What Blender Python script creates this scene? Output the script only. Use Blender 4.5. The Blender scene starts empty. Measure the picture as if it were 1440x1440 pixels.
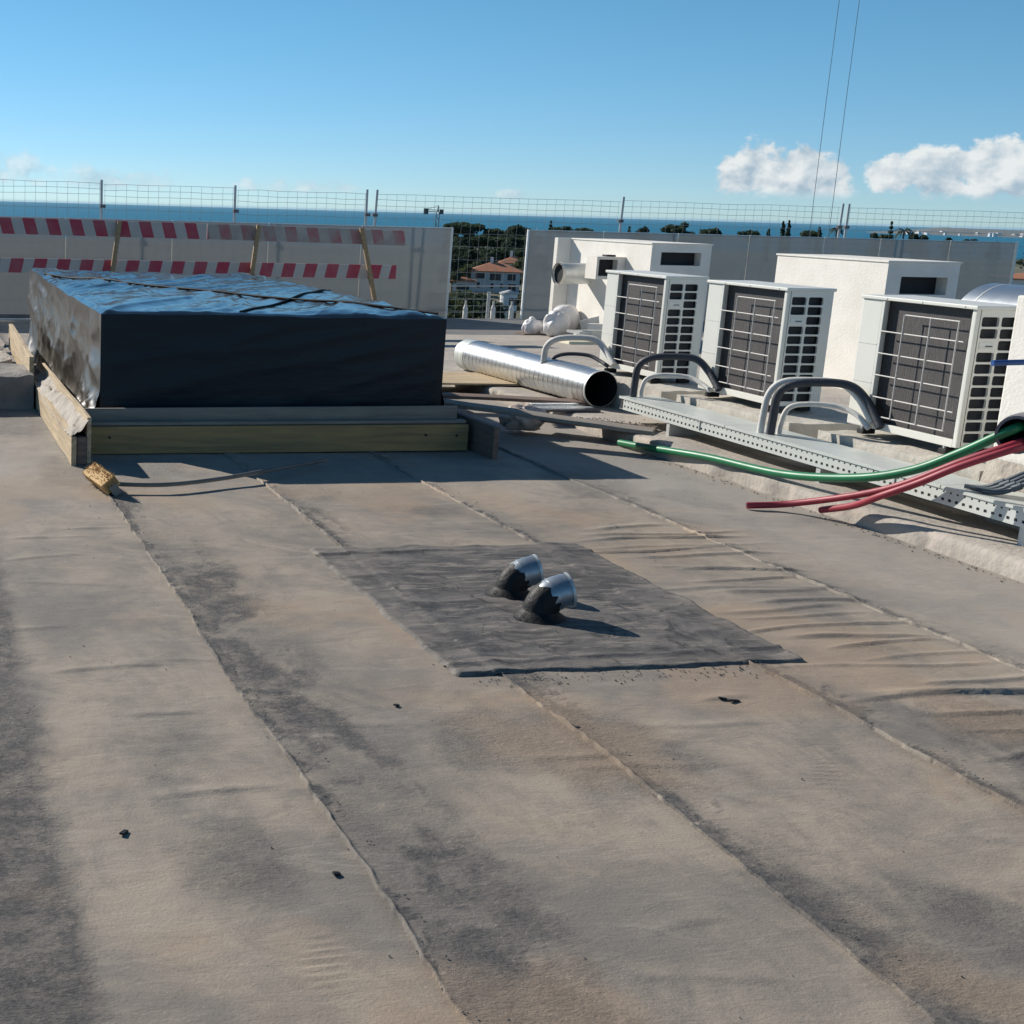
import bpy, bmesh, math, random
import numpy as np
from mathutils import Matrix, Vector

SC = bpy.context.scene
COL = SC.collection
random.seed(7)

# ---------------------------------------------------------------- camera
cam_d = bpy.data.cameras.new('camera')
cam = bpy.data.objects.new('camera', cam_d); COL.objects.link(cam)
FOC, PPX, ROLL, YAW, PITCH, HCAM = 1900.0, 240.0, math.radians(1.6), math.radians(11.2), math.radians(12.805), 1.65
fw = Vector((math.sin(YAW)*math.cos(PITCH), math.cos(YAW)*math.cos(PITCH), -math.sin(PITCH)))
rt = Vector((math.cos(YAW), -math.sin(YAW), 0)); up = rt.cross(fw)
r2 = rt*math.cos(ROLL) + up*math.sin(ROLL); u2 = up*math.cos(ROLL) - rt*math.sin(ROLL)
mw = Matrix(((r2.x, u2.x, -fw.x, 0), (r2.y, u2.y, -fw.y, 0), (r2.z, u2.z, -fw.z, HCAM), (0, 0, 0, 1)))
cam.matrix_world = mw
cam_d.sensor_fit = 'HORIZONTAL'; cam_d.sensor_width = 36; cam_d.lens = FOC/1440*36
cam_d.shift_x = (720-PPX)/1440
cam_d.clip_start = 0.05; cam_d.clip_end = 120000
SC.camera = cam

# ---------------------------------------------------------------- sky, sun, exposure
SUN_EL = math.radians(29.0)
SUN_TRAVEL = math.radians(-56.0)          # direction the light travels in plan
to_sun = Vector((-math.cos(SUN_TRAVEL)*math.cos(SUN_EL), -math.sin(SUN_TRAVEL)*math.cos(SUN_EL), math.sin(SUN_EL)))
SKY_STRENGTH = 0.083
SUN_STRENGTH = 4.2
EXPOSURE = 0.44

SC.view_settings.view_transform = 'Standard'
SC.view_settings.look = 'None'
SC.view_settings.gamma = 1.0
SC.view_settings.exposure = EXPOSURE
SC.view_settings.use_curve_mapping = False

W = bpy.data.worlds.new('World'); SC.world = W; W.use_nodes = True
def make_world():
    nt = W.node_tree; nt.nodes.clear()
    N = nt.nodes.new; L = nt.links.new
    def val(v, sock):
        if isinstance(v, (int, float)): sock.default_value = v
        else: L(v, sock)
    def m(op, a, b=0.0, c=0.0, clamp=False):
        n = N('ShaderNodeMath'); n.operation = op; n.use_clamp = clamp
        val(a, n.inputs[0]); val(b, n.inputs[1]); val(c, n.inputs[2]); return n.outputs[0]
    sky = N('ShaderNodeTexSky'); sky.sky_type = 'NISHITA'; sky.sun_disc = False
    sky.sun_elevation = SUN_EL; sky.sun_rotation = math.atan2(to_sun.x, to_sun.y)
    sky.altitude = 60; sky.air_density = 0.6; sky.dust_density = 0.0; sky.ozone_density = 4.0
    tc = N('ShaderNodeTexCoord'); sx = N('ShaderNodeSeparateXYZ'); L(tc.outputs['Generated'], sx.inputs[0])
    az = m('MULTIPLY', m('ARCTAN2', sx.outputs[0], sx.outputs[1]), 57.29578)
    el = m('MULTIPLY', m('ARCSINE', sx.outputs[2]), 57.29578)
    def noise(da, de, scale, detail):
        cb = N('ShaderNodeCombineXYZ'); L(m('ADD', az, da), cb.inputs[0]); L(m('MULTIPLY', m('ADD', el, de), 1.25), cb.inputs[1]); cb.inputs[2].default_value = 3.7
        t = N('ShaderNodeTexNoise'); t.inputs['Scale'].default_value = scale; t.inputs['Detail'].default_value = detail; t.inputs['Roughness'].default_value = 0.56
        L(cb.outputs[0], t.inputs['Vector']); return t.outputs['Fac']
    n1 = noise(0, 0, 1.15, 8); n2 = noise(-0.28, 0.30, 1.15, 5); nb = noise(5.0, 3.0, 0.55, 3); nb2 = noise(4.4, 3.5, 0.55, 2)
    lumps = [(33.5, 1.75, 1.35, 1.25), (34.9, 1.75, 1.5, 1.15), (36.2, 1.5, 1.1, .85), (38.2, 1.75, 1.1, .75), (39.7, 1.95, 1.35, 1.1), (41.4, 2.05, 1.5, 1.25),
             (43.4, 2.2, 1.8, 1.4), (46.5, 2.0, 2.2, 1.3), (52, 1.8, 3, 1.2), (61, 1.6, 3.5, 1.1), (-20, 1.4, 6, 1.0), (-42, 1.6, 7, 1.1), (82, 1.7, 6, 1.2)]
    thin = [(3.0, 1.25, 4.2, .75), (8.6, .95, 3.4, .5), (16.0, .9, 3.0, .35), (24.6, .75, .8, .22), (-7, 1.1, 5, .7)]
    def fld(ls):
        b = None
        for a, e, ra, re in ls:
            q = m('SUBTRACT', 1.0, m('ADD', m('POWER', m('DIVIDE', m('SUBTRACT', az, a), ra), 2.0), m('POWER', m('DIVIDE', m('SUBTRACT', el, e), re), 2.0)))
            b = q if b is None else m('SMOOTH_MAX', b, q, 0.25)
        return m('MAXIMUM', b, -3.0)
    dens = m('ADD', fld(lumps), m('MULTIPLY', m('SUBTRACT', n1, 0.48), 3.0))
    def sstep(v, lo, hi):
        r = N('ShaderNodeMapRange'); r.interpolation_type = 'SMOOTHSTEP'; val(v, r.inputs[0]); r.inputs[1].default_value = lo; r.inputs[2].default_value = hi; return r.outputs[0]
    a1 = m('MULTIPLY', sstep(dens, 0.0, 0.55), sstep(el, 0.75, 1.25))
    dens2 = m('ADD', fld(thin), m('MULTIPLY', m('SUBTRACT', n1, 0.52), 4.5))
    a2 = m('MULTIPLY', m('MULTIPLY', sstep(dens2, -0.2, 1.2), 0.5), sstep(el, 0.25, 0.8))
    alpha = m('MAXIMUM', a1, a2)
    lit = m('ADD', m('ADD', 0.56, m('MULTIPLY', m('SUBTRACT', n1, n2), 2.2)), m('ADD', m('MULTIPLY', m('SUBTRACT', nb, nb2), 1.8), m('MULTIPLY', m('SUBTRACT', el, 1.9), 0.16)), clamp=True)
    cm = N('ShaderNodeMix'); cm.data_type = 'RGBA'; L(lit, cm.inputs[0])
    k = 1/ (SKY_STRENGTH * 2**EXPOSURE)
    cm.inputs[6].default_value = (.40*k, .52*k, .62*k, 1); cm.inputs[7].default_value = (.80*k, .84*k, .85*k, 1)
    # slight tint of the clear sky to the photograph's cyan blue
    tint = N('ShaderNodeMix'); tint.data_type = 'RGBA'; tint.blend_type = 'MULTIPLY'; tint.inputs[0].default_value = 1
    L(sky.outputs[0], tint.inputs[6])
    tg = N('ShaderNodeMix'); tg.data_type = 'RGBA'; L(sstep(el, -1.0, 9.0), tg.inputs[0]); tg.inputs[6].default_value = SKY_TINT_LOW; tg.inputs[7].default_value = SKY_TINT; L(tg.outputs[2], tint.inputs[7])
    mx = N('ShaderNodeMix'); mx.data_type = 'RGBA'; L(alpha, mx.inputs[0]); L(tint.outputs[2], mx.inputs[6]); L(cm.outputs[2], mx.inputs[7])
    bg = N('ShaderNodeBackground'); bg.inputs[1].default_value = SKY_STRENGTH; L(mx.outputs[2], bg.inputs[0])
    out = N('ShaderNodeOutputWorld'); L(bg.outputs[0], out.inputs[0])
SKY_TINT = (0.70, 1.04, 0.97, 1)
SKY_TINT_LOW = (0.74, 0.84, 0.90, 1)
make_world()

sun_d = bpy.data.lights.new('sun', 'SUN'); sun_d.energy = SUN_STRENGTH; sun_d.angle = math.radians(0.53); sun_d.color = (1.0, 0.93, 0.83)
sun = bpy.data.objects.new('sun', sun_d); COL.objects.link(sun)
sun.rotation_euler = (-to_sun).to_track_quat('-Z', 'Y').to_euler(); sun.location = (-20, 30, 25)

# ---------------------------------------------------------------- numpy noise
def _hash(ix, iy, seed):
    h = (ix.astype(np.int64)*374761393 + iy.astype(np.int64)*668265263 + seed*1442695041) & 0xffffffff
    h = ((h ^ (h >> 13))*1274126177) & 0xffffffff
    return ((h ^ (h >> 16)) & 0xffff)/65535.0
def vnoise(x, y, seed=0):
    x = np.asarray(x, float); y = np.asarray(y, float)
    x0 = np.floor(x); y0 = np.floor(y); fx = x-x0; fy = y-y0
    fx = fx*fx*(3-2*fx); fy = fy*fy*(3-2*fy)
    a = _hash(x0, y0, seed); b = _hash(x0+1, y0, seed); c = _hash(x0, y0+1, seed); d = _hash(x0+1, y0+1, seed)
    return (a*(1-fx)+b*fx)*(1-fy) + (c*(1-fx)+d*fx)*fy
def fbm(x, y, seed=0, octv=4, g=0.5):
    s = 0; a = 1.0; t = 0
    for i in range(octv):
        ca, sa = math.cos(.6+i*.9), math.sin(.6+i*.9)
        s = s + a*vnoise((x*ca-y*sa)*2**i+i*17.3, (x*sa+y*ca)*2**i-i*9.1, seed+i); t += a; a *= g
    return s/t
def sst(v, lo, hi):
    t = np.clip((v-lo)/(hi-lo), 0, 1); return t*t*(3-2*t)

def ridged(x, y, seed, o=4):
    s = 0; a = 1; tt = 0
    for i in range(o):
        s += a*(1-np.abs(2*vnoise(x*2**i, y*2**i, seed+i)-1)); tt += a; a *= .5
    return s/tt

# ---------------------------------------------------------------- materials
def mat(name, col, rough=0.7, metal=0.0, var=0.0, vscale=3.0, col2=None, bump=0.0, bscale=30.0, spec=0.5, stretch=None, extra=None):
    mt = bpy.data.materials.new(name); mt.use_nodes = True
    nt = mt.node_tree; bs = nt.nodes['Principled BSDF']
    bs.inputs['Roughness'].default_value = rough; bs.inputs['Metallic'].default_value = metal
    bs.inputs['Specular IOR Level'].default_value = spec
    N = nt.nodes.new; L = nt.links.new
    tc = N('ShaderNodeTexCoord'); vec = tc.outputs['Object']
    if stretch:
        mp = N('ShaderNodeMapping'); mp.inputs['Scale'].default_value = stretch; L(vec, mp.inputs[0]); vec = mp.outputs[0]
    c4 = (*col, 1)
    if var or col2:
        c2 = col2 if col2 else tuple(max(0, c*(1-var)) for c in col)
        n = N('ShaderNodeTexNoise'); n.inputs['Scale'].default_value = vscale; n.inputs['Detail'].default_value = 7; n.inputs['Roughness'].default_value = 0.62
        L(vec, n.inputs['Vector'])
        r = N('ShaderNodeMapRange'); r.inputs[1].default_value = 0.35; r.inputs[2].default_value = 0.68; L(n.outputs['Fac'], r.inputs[0])
        mx = N('ShaderNodeMix'); mx.data_type = 'RGBA'; L(r.outputs[0], mx.inputs[0]); mx.inputs[6].default_value = c4; mx.inputs[7].default_value = (*c2, 1)
        L(mx.outputs[2], bs.inputs['Base Color'])
        rr = N('ShaderNodeMapRange'); rr.inputs[3].default_value = max(0.03, rough-0.1); rr.inputs[4].default_value = min(1, rough+0.12); L(n.outputs['Fac'], rr.inputs[0]); L(rr.outputs[0], bs.inputs['Roughness'])
    else:
        bs.inputs['Base Color'].default_value = c4
    if bump:
        n2 = N('ShaderNodeTexNoise'); n2.inputs['Scale'].default_value = bscale; n2.inputs['Detail'].default_value = 5; L(vec, n2.inputs['Vector'])
        b = N('ShaderNodeBump'); b.inputs['Strength'].default_value = min(1, bump); b.inputs['Distance'].default_value = 0.01; L(n2.outputs['Fac'], b.inputs['Height']); L(b.outputs[0], bs.inputs['Normal'])
    return mt

def attr_mat_membrane(name, patch=False):
    mt = bpy.data.materials.new(name); mt.use_nodes = True
    nt = mt.node_tree; bs = nt.nodes['Principled BSDF']; N = nt.nodes.new; L = nt.links.new
    geo = N('ShaderNodeNewGeometry'); pos = geo.outputs['Position']
    def noise(scale, detail=6, rough=.6, sx=(1, 1, 1), dist=0.0):
        mp = N('ShaderNodeMapping'); mp.inputs['Scale'].default_value = sx; L(pos, mp.inputs[0])
        n = N('ShaderNodeTexNoise'); n.inputs['Scale'].default_value = scale; n.inputs['Detail'].default_value = detail; n.inputs['Roughness'].default_value = rough; n.inputs['Distortion'].default_value = dist
        L(mp.outputs[0], n.inputs['Vector']); return n.outputs['Fac']
    def rng(v, a, b, c=0.0, d=1.0):
        r = N('ShaderNodeMapRange'); L(v, r.inputs[0]); r.inputs[1].default_value = a; r.inputs[2].default_value = b; r.inputs[3].default_value = c; r.inputs[4].default_value = d; return r.outputs[0]
    def mix(f, a, b):
        x = N('ShaderNodeMix'); x.data_type = 'RGBA'; 
        if isinstance(f, (int, float)): x.inputs[0].default_value = f
        else: L(f, x.inputs[0])
        for i, v in ((6, a), (7, b)):
            if isinstance(v, tuple): x.inputs[i].default_value = (*v, 1)
            else: L(v, x.inputs[i])
        return x.outputs[2]
    def mul(a, b):
        x = N('ShaderNodeMath'); x.operation = 'MULTIPLY'; L(a, x.inputs[0])
        if isinstance(b, (int, float)): x.inputs[1].default_value = b
        else: L(b, x.inputs[1])
        return x.outputs[0]
    def att(n):
        a = N('ShaderNodeAttribute'); a.attribute_name = n; return a.outputs['Fac']
    dust_a, dust_b, dust_c = (.350, .295, .235), (.215, .190, .165), (.365, .280, .200)
    bare_a, bare_b = (.115, .108, .105), (.060, .058, .058)
    if patch:
        base = mix(rng(noise(2.6, 9, .7, (1, 1.5, 1), 1.0), .42, .60), (.150, .138, .130), (.062, .061, .062))
        base = mix(mul(rng(noise(6.0, 8, .68, (.45, 2.0, 1), 1.8), .53, .62), .8), base, (.25, .222, .195))
        base = mix(mul(rng(noise(3.4, 8, .72, (1.3, .8, 1), 2.4), .56, .63), .85), base, (.036, .036, .038))
        base = mix(mul(rng(noise(9.0, 8, .72, (.5, 1.6, 1), 2.0), .57, .63), .7), base, (.045, .045, .046))
        base = mix(mul(att('dust'), rng(noise(8, 8, .7), .35, .6)), base, dust_b)
    else:
        base = mix(rng(noise(1.1, 9, .66, (1, 1, 1), .7), .41, .60), dust_a, dust_b)
        base = mix(mul(rng(noise(.75, 5, .6), .55, .75), .55), base, dust_c)
        base = mix(mul(rng(noise(2.6, 9, .72, (1, 1, 1), 1.2), .50, .64), .55), base, (.162, .148, .134))
        base = mix(mul(rng(noise(4.0, 9, .74, (.5, 1.7, 1), 1.0), .53, .62), .40), base, (.37, .325, .275))
        base = mix(mul(rng(noise(1.7, 8, .70, (1.3, .35, 1), .8), .51, .64), .45), base, (.165, .152, .140))
        bare = mix(rng(noise(60, 4, .7), .4, .65), bare_a, bare_b)
        dk = mul(att('dark'), rng(noise(9, 8, .75), .28, .56))
        base = mix(dk, base, bare)
        base = mix(mul(att('stain'), .6), base, (.36, .265, .185))
        base = mix(mul(att('lightdust'), .75), base, (.355, .33, .30))
    # speckle of grit
    base = mix(mul(rng(noise(140, 2, .5), .64, .74), .4), base, (.08, .075, .07))
    base = mix(mul(rng(noise(95, 2, .5, (1, 1, 1.3)), .66, .76), .4), base, (.46, .42, .37))
    L(base, bs.inputs['Base Color'])
    bs.inputs['Roughness'].default_value = 0.82; bs.inputs['Specular IOR Level'].default_value = .35
    L(rng(noise(2.2, 6, .6), .3, .7, .70, .93), bs.inputs['Roughness'])
    ad = N('ShaderNodeMath'); ad.operation = 'MULTIPLY_ADD'; L(noise(110, 4, .7), ad.inputs[0]); ad.inputs[1].default_value = .30; L(mul(noise(11, 6, .66, (.7, 2.0, 1), .8), .55), ad.inputs[2])
    ad2 = N('ShaderNodeMath'); ad2.operation = 'MULTIPLY_ADD'; L(mul(noise(34, 6, .78, (1, 1.6, 1)), att('dark')), ad2.inputs[0]); ad2.inputs[1].default_value = 2.6 if not patch else .6; L(ad.outputs[0], ad2.inputs[2])
    b = N('ShaderNodeBump'); b.inputs['Strength'].default_value = .55; b.inputs['Distance'].default_value = .010; L(ad2.outputs[0], b.inputs['Height']); L(b.outputs[0], bs.inputs['Normal'])
    return mt

def wood(name, a, b, axis=0, rough=.75, wet=None):
    st = [16, 16, 16]; st[axis] = 1.2
    return mat(name, a, rough, 0, vscale=2.0, col2=b, bump=.6, bscale=2.2, stretch=tuple(st))

M = {}
M['membrane'] = attr_mat_membrane('dusty_bitumen_membrane')
M['patch'] = attr_mat_membrane('bitumen_patch', True)
M['concrete'] = mat('pale_concrete', (.47, .42, .365), .88, col2=(.33, .30, .265), vscale=2.4, bump=.8, bscale=26)
M['concrete_dark'] = mat('grey_concrete', (.30, .275, .25), .9, col2=(.19, .18, .17), vscale=4, bump=.9, bscale=40)
M['floor_strip'] = mat('dark_grey_strip', (.135, .135, .14), .85, col2=(.19, .185, .18), vscale=2.5, bump=.4, bscale=20)
M['white_render'] = mat('white_render', (.80, .775, .72), .9, col2=(.72, .69, .63), vscale=3.5, bump=.35, bscale=45)
M['ac_white'] = mat('ivory_painted_steel', (.72, .72, .67), .42, col2=(.66, .66, .61), vscale=2.0)
M['ac_coil'] = mat('dark_coil_fins', (.045, .042, .045), .55, col2=(.07, .064, .062), vscale=4, bump=.6, bscale=1.0, stretch=(1, 160, 8))
M['side_coil'] = mat('dark_side_coil', (.016, .020, .027), .6, col2=(.028, .032, .040), vscale=4, bump=.5, bscale=1.0, stretch=(8, 8, 120))
M['pad'] = mat('white_washed_concrete', (.60, .56, .49), .9, col2=(.44, .41, .36), vscale=3.0, bump=.8, bscale=24)
M['package'] = mat('crumpled_wrap', (.62, .52, .46), .35, col2=(.42, .33, .28), vscale=9, bump=1.0, bscale=14)
M['black_void'] = mat('dark_opening', (.012, .014, .018), .7)
M['rubber'] = mat('black_rubber', (.02, .02, .022), .75, var=.4, vscale=8)
M['wire_coated'] = mat('coated_guard_wire', (.62, .60, .58), .5, var=.2, vscale=30)
M['galv'] = mat('galvanised_steel', (.68, .70, .71), .33, .92, col2=(.52, .55, .57), vscale=9, bump=.12, bscale=12)
M['galv_dull'] = mat('dull_galvanised_steel', (.66, .68, .67), .48, .55, col2=(.56, .58, .57), vscale=7)
M['galv_tray'] = mat('pale_galvanised_tray', (.70, .73, .70), .45, .35, col2=(.62, .66, .63), vscale=5)
M['duct_inside'] = mat('duct_inside', (.10, .11, .13), .4, .8)
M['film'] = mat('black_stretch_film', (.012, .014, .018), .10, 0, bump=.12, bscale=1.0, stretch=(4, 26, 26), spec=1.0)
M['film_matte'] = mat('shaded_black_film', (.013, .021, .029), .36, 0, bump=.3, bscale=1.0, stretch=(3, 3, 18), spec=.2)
M['film_side'] = mat('dusty_sunlit_film', (.040, .037, .034), .33, 0, col2=(.085, .076, .066), vscale=1.6, bump=.3, bscale=2.0, spec=.8, stretch=(1, 3, 1.2))  # lighter grey holds both dust and the sun's haze on the film
M['strap'] = mat('black_strap', (.006, .007, .010), .6, spec=.15)
M['wood_yellow'] = wood('yellowed_formwork', (.46, .29, .115), (.27, .18, .09))
M['wood_grey'] = wood('grey_timber', (.30, .265, .22), (.20, .175, .15))
M['wood_pale'] = wood('pale_timber', (.60, .47, .30), (.36, .27, .17))
M['wood_brown'] = wood('brown_rough_timber', (.22, .15, .115), (.13, .095, .08))
M['wood_strut'] = wood('strut_timber', (.42, .28, .15), (.30, .20, .11), axis=2)
M['mortar'] = mat('rough_mortar', (.50, .45, .385), .95, col2=(.34, .30, .26), vscale=8, bump=1.0, bscale=30)
M['bristle'] = mat('brown_bristles', (.60, .40, .18), .85, col2=(.46, .29, .12), vscale=20)
M['broom_handle'] = mat('grey_handle', (.20, .185, .165), .6, var=.3, vscale=6)
M['bitumen'] = mat('black_bitumen_paint', (.010, .010, .011), .55, col2=(.022, .020, .020), vscale=14, bump=.5, bscale=40, spec=.25)
M['zinc'] = mat('weathered_zinc', (.42, .46, .49), .38, .75, col2=(.30, .33, .36), vscale=18)
M['green'] = mat('green_hose', (.005, .185, .075), .42, var=.25, vscale=6)
M['red'] = mat('red_hose', (.36, .032, .055), .5, var=.3, vscale=5)
M['blue'] = mat('blue_pipe', (.02, .09, .30), .45, var=.25, vscale=6)
M['pvc'] = mat('grey_plastic_pipe', (.135, .145, .17), .4, var=.2, vscale=5)
M['conduit'] = mat('slate_conduit', (.10, .125, .15), .45, var=.25, vscale=8)
M['pipe_white'] = mat('white_pipe_insulation', (.70, .68, .64), .6, var=.15, vscale=8, bump=.25, bscale=40)
M['pipe_dark'] = mat('charcoal_pipe_insulation', (.045, .05, .065), .55, var=.3, vscale=8, bump=.3, bscale=40)
M['bag'] = mat('white_plastic_bag', (.78, .76, .76), .4, col2=(.68, .66, .66), vscale=6, bump=.7, bscale=9)
M['white_paint'] = mat('white_board', (.80, .76, .69), .7, var=.12, vscale=5)
M['foam'] = mat('pale_yellow_foam', (.78, .74, .56), .8, var=.12, vscale=7)
M['post'] = mat('galvanised_post', (.48, .51, .53), .5, .45, var=.2, vscale=4)
M['wire'] = mat('fence_wire', (.30, .33, .34), .6, .3)
M['glass_edge'] = mat('white_edge_trim', (.82, .82, .80), .35)
M['crane'] = mat('crane_steel', (.10, .11, .12), .6)
M['cable'] = mat('dark_cable', (.09, .11, .12), .6)
M['shingle_roof'] = mat('terracotta_roof', (.42, .17, .09), .85, col2=(.33, .14, .08), vscale=.8)
M['house_wall'] = mat('pale_house_wall', (.52, .52, .52), .85, var=.15, vscale=.4)
M['house_white'] = mat('white_house_wall', (.75, .75, .74), .85, var=.1, vscale=.4)
M['window'] = mat('dark_window_glass', (.03, .04, .055), .15)
M['bark'] = mat('bark', (.09, .065, .05), .9, var=.3, vscale=2)
M['sail'] = mat('white_sail', (.8, .8, .8), .8)
M['grit'] = mat('grit', (.20, .18, .16), .9, col2=(.09, .085, .08), vscale=30)
M['terrain'] = mat('dry_scrub_ground', (.085, .09, .05), .95, col2=(.16, .14, .09), vscale=.03)
M['coast'] = mat('far_coast', (.10, .115, .11), .95, col2=(.19, .185, .17), vscale=.004)
def leafmat(name, a, b):
    mt = bpy.data.materials.new(name); mt.use_nodes = True; nt = mt.node_tree; bs = nt.nodes['Principled BSDF']
    g = nt.nodes.new('ShaderNodeNewGeometry'); r = nt.nodes.new('ShaderNodeMix'); r.data_type = 'RGBA'
    nt.links.new(g.outputs['Random Per Island'], r.inputs[0]); r.inputs[6].default_value = (*a, 1); r.inputs[7].default_value = (*b, 1)
    nt.links.new(r.outputs[2], bs.inputs['Base Color']); bs.inputs['Roughness'].default_value = .8; bs.inputs['Specular IOR Level'].default_value = .15
    tl = nt.nodes.new('ShaderNodeBsdfTranslucent'); nt.links.new(r.outputs[2], tl.inputs[0]); ms = nt.nodes.new('ShaderNodeMixShader'); ms.inputs[0].default_value = .45
    nt.links.new(bs.outputs[0], ms.inputs[1]); nt.links.new(tl.outputs[0], ms.inputs[2]); nt.links.new(ms.outputs[0], nt.nodes['Material Output'].inputs[0])
    return mt
M['leaf_pine'] = leafmat('pine_foliage', (.045, .070, .045), (.075, .105, .058))
M['leaf_dark'] = leafmat('dark_foliage', (.042, .064, .046), (.070, .092, .056))
M['leaf_mid'] = leafmat('olive_foliage', (.060, .075, .036), (.10, .115, .055))

def glass_material():
    mt = bpy.data.materials.new('dusty_frosted_glass'); mt.use_nodes = True; nt = mt.node_tree; nt.nodes.clear(); N = nt.nodes.new; L = nt.links.new
    out = N('ShaderNodeOutputMaterial'); tr = N('ShaderNodeBsdfTransparent'); tr.inputs[0].default_value = (.62, .68, .70, 1)
    bs = N('ShaderNodeBsdfPrincipled'); bs.inputs['Roughness'].default_value = .35
    tl = N('ShaderNodeBsdfTranslucent'); tl.inputs[0].default_value = (.42, .40, .38, 1)
    tc = N('ShaderNodeTexCoord'); n = N('ShaderNodeTexNoise'); n.inputs['Scale'].default_value = 1.6; n.inputs['Detail'].default_value = 7; L(tc.outputs['Object'], n.inputs['Vector'])
    mx = N('ShaderNodeMix'); mx.data_type = 'RGBA'; L(n.outputs['Fac'], mx.inputs[0]); mx.inputs[6].default_value = (.44, .43, .42, 1); mx.inputs[7].default_value = (.53, .51, .49, 1); L(mx.outputs[2], bs.inputs['Base Color'])
    m1 = N('ShaderNodeMixShader'); m1.inputs[0].default_value = .22; L(bs.outputs[0], m1.inputs[1]); L(tl.outputs[0], m1.inputs[2])
    r = N('ShaderNodeMapRange'); r.inputs[1].default_value = .3; r.inputs[2].default_value = .7; r.inputs[3].default_value = .50; r.inputs[4].default_value = .36; L(n.outputs['Fac'], r.inputs[0])
    m2 = N('ShaderNodeMixShader'); L(r.outputs[0], m2.inputs[0]); L(m1.outputs[0], m2.inputs[1]); L(tr.outputs[0], m2.inputs[2]); L(m2.outputs[0], out.inputs[0])
    return mt
M['glass'] = glass_material()

def stripe_material(name, period, slant, frac, faded):
    mt = bpy.data.materials.new(name); mt.use_nodes = True; nt = mt.node_tree; bs = nt.nodes['Principled BSDF']; N = nt.nodes.new; L = nt.links.new
    tc = N('ShaderNodeTexCoord'); s = N('ShaderNodeSeparateXYZ'); L(tc.outputs['Object'], s.inputs[0])
    a = N('ShaderNodeMath'); a.operation = 'MULTIPLY_ADD'; L(s.outputs[2], a.inputs[0]); a.inputs[1].default_value = slant; L(s.outputs[0], a.inputs[2])
    d = N('ShaderNodeMath'); d.operation = 'DIVIDE'; L(a.outputs[0], d.inputs[0]); d.inputs[1].default_value = period
    f = N('ShaderNodeMath'); f.operation = 'FRACT'; L(d.outputs[0], f.inputs[0])
    g = N('ShaderNodeMath'); g.operation = 'LESS_THAN'; L(f.outputs[0], g.inputs[0]); g.inputs[1].default_value = frac
    n = N('ShaderNodeTexNoise'); n.inputs['Scale'].default_value = 5; n.inputs['Detail'].default_value = 6; L(tc.outputs['Object'], n.inputs['Vector'])
    r = N('ShaderNodeMapRange'); r.inputs[1].default_value = .35; r.inputs[2].default_value = .65; r.inputs[3].default_value = .35 if faded else 0; r.inputs[4].default_value = .95 if faded else .22; L(n.outputs['Fac'], r.inputs[0])
    c = N('ShaderNodeMix'); c.data_type = 'RGBA'; L(g.outputs[0], c.inputs[0]); c.inputs[6].default_value = (.50, .47, .43, 1); c.inputs[7].default_value = (.42, .035, .070, 1)
    w = N('ShaderNodeMix'); w.data_type = 'RGBA'; L(r.outputs[0], w.inputs[0]); L(c.outputs[2], w.inputs[6]); w.inputs[7].default_value = (.34, .29, .26, 1)
    L(w.outputs[2], bs.inputs['Base Color']); bs.inputs['Roughness'].default_value = .65
    return mt
M['stripe_top'] = stripe_material('red_white_stripes', .29, .28, .52, False)
M['stripe_worn'] = stripe_material('worn_red_white_stripes', .29, .28, .52, True)
M['stripe_low'] = stripe_material('red_white_reverse_stripes', .29, -.22, .55, False)

def sea_material():
    mt = bpy.data.materials.new('sea_water'); mt.use_nodes = True; nt = mt.node_tree; bs = nt.nodes['Principled BSDF']; N = nt.nodes.new; L = nt.links.new
    geo = N('ShaderNodeNewGeometry'); mp = N('ShaderNodeMapping'); mp.inputs['Scale'].default_value = (.0006, .003, 1); L(geo.outputs['Position'], mp.inputs[0])
    n = N('ShaderNodeTexNoise'); n.inputs['Scale'].default_value = 1; n.inputs['Detail'].default_value = 4; L(mp.outputs[0], n.inputs['Vector'])
    mx = N('ShaderNodeMix'); mx.data_type = 'RGBA'; L(n.outputs['Fac'], mx.inputs[0]); mx.inputs[6].default_value = (.004, .130, .225, 1); mx.inputs[7].default_value = (.006, .160, .26, 1); L(mx.outputs[2], bs.inputs['Base Color'])
    bs.inputs['Roughness'].default_value = .5; bs.inputs['Specular IOR Level'].default_value = .12
    return mt
M['sea'] = sea_material()

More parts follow.
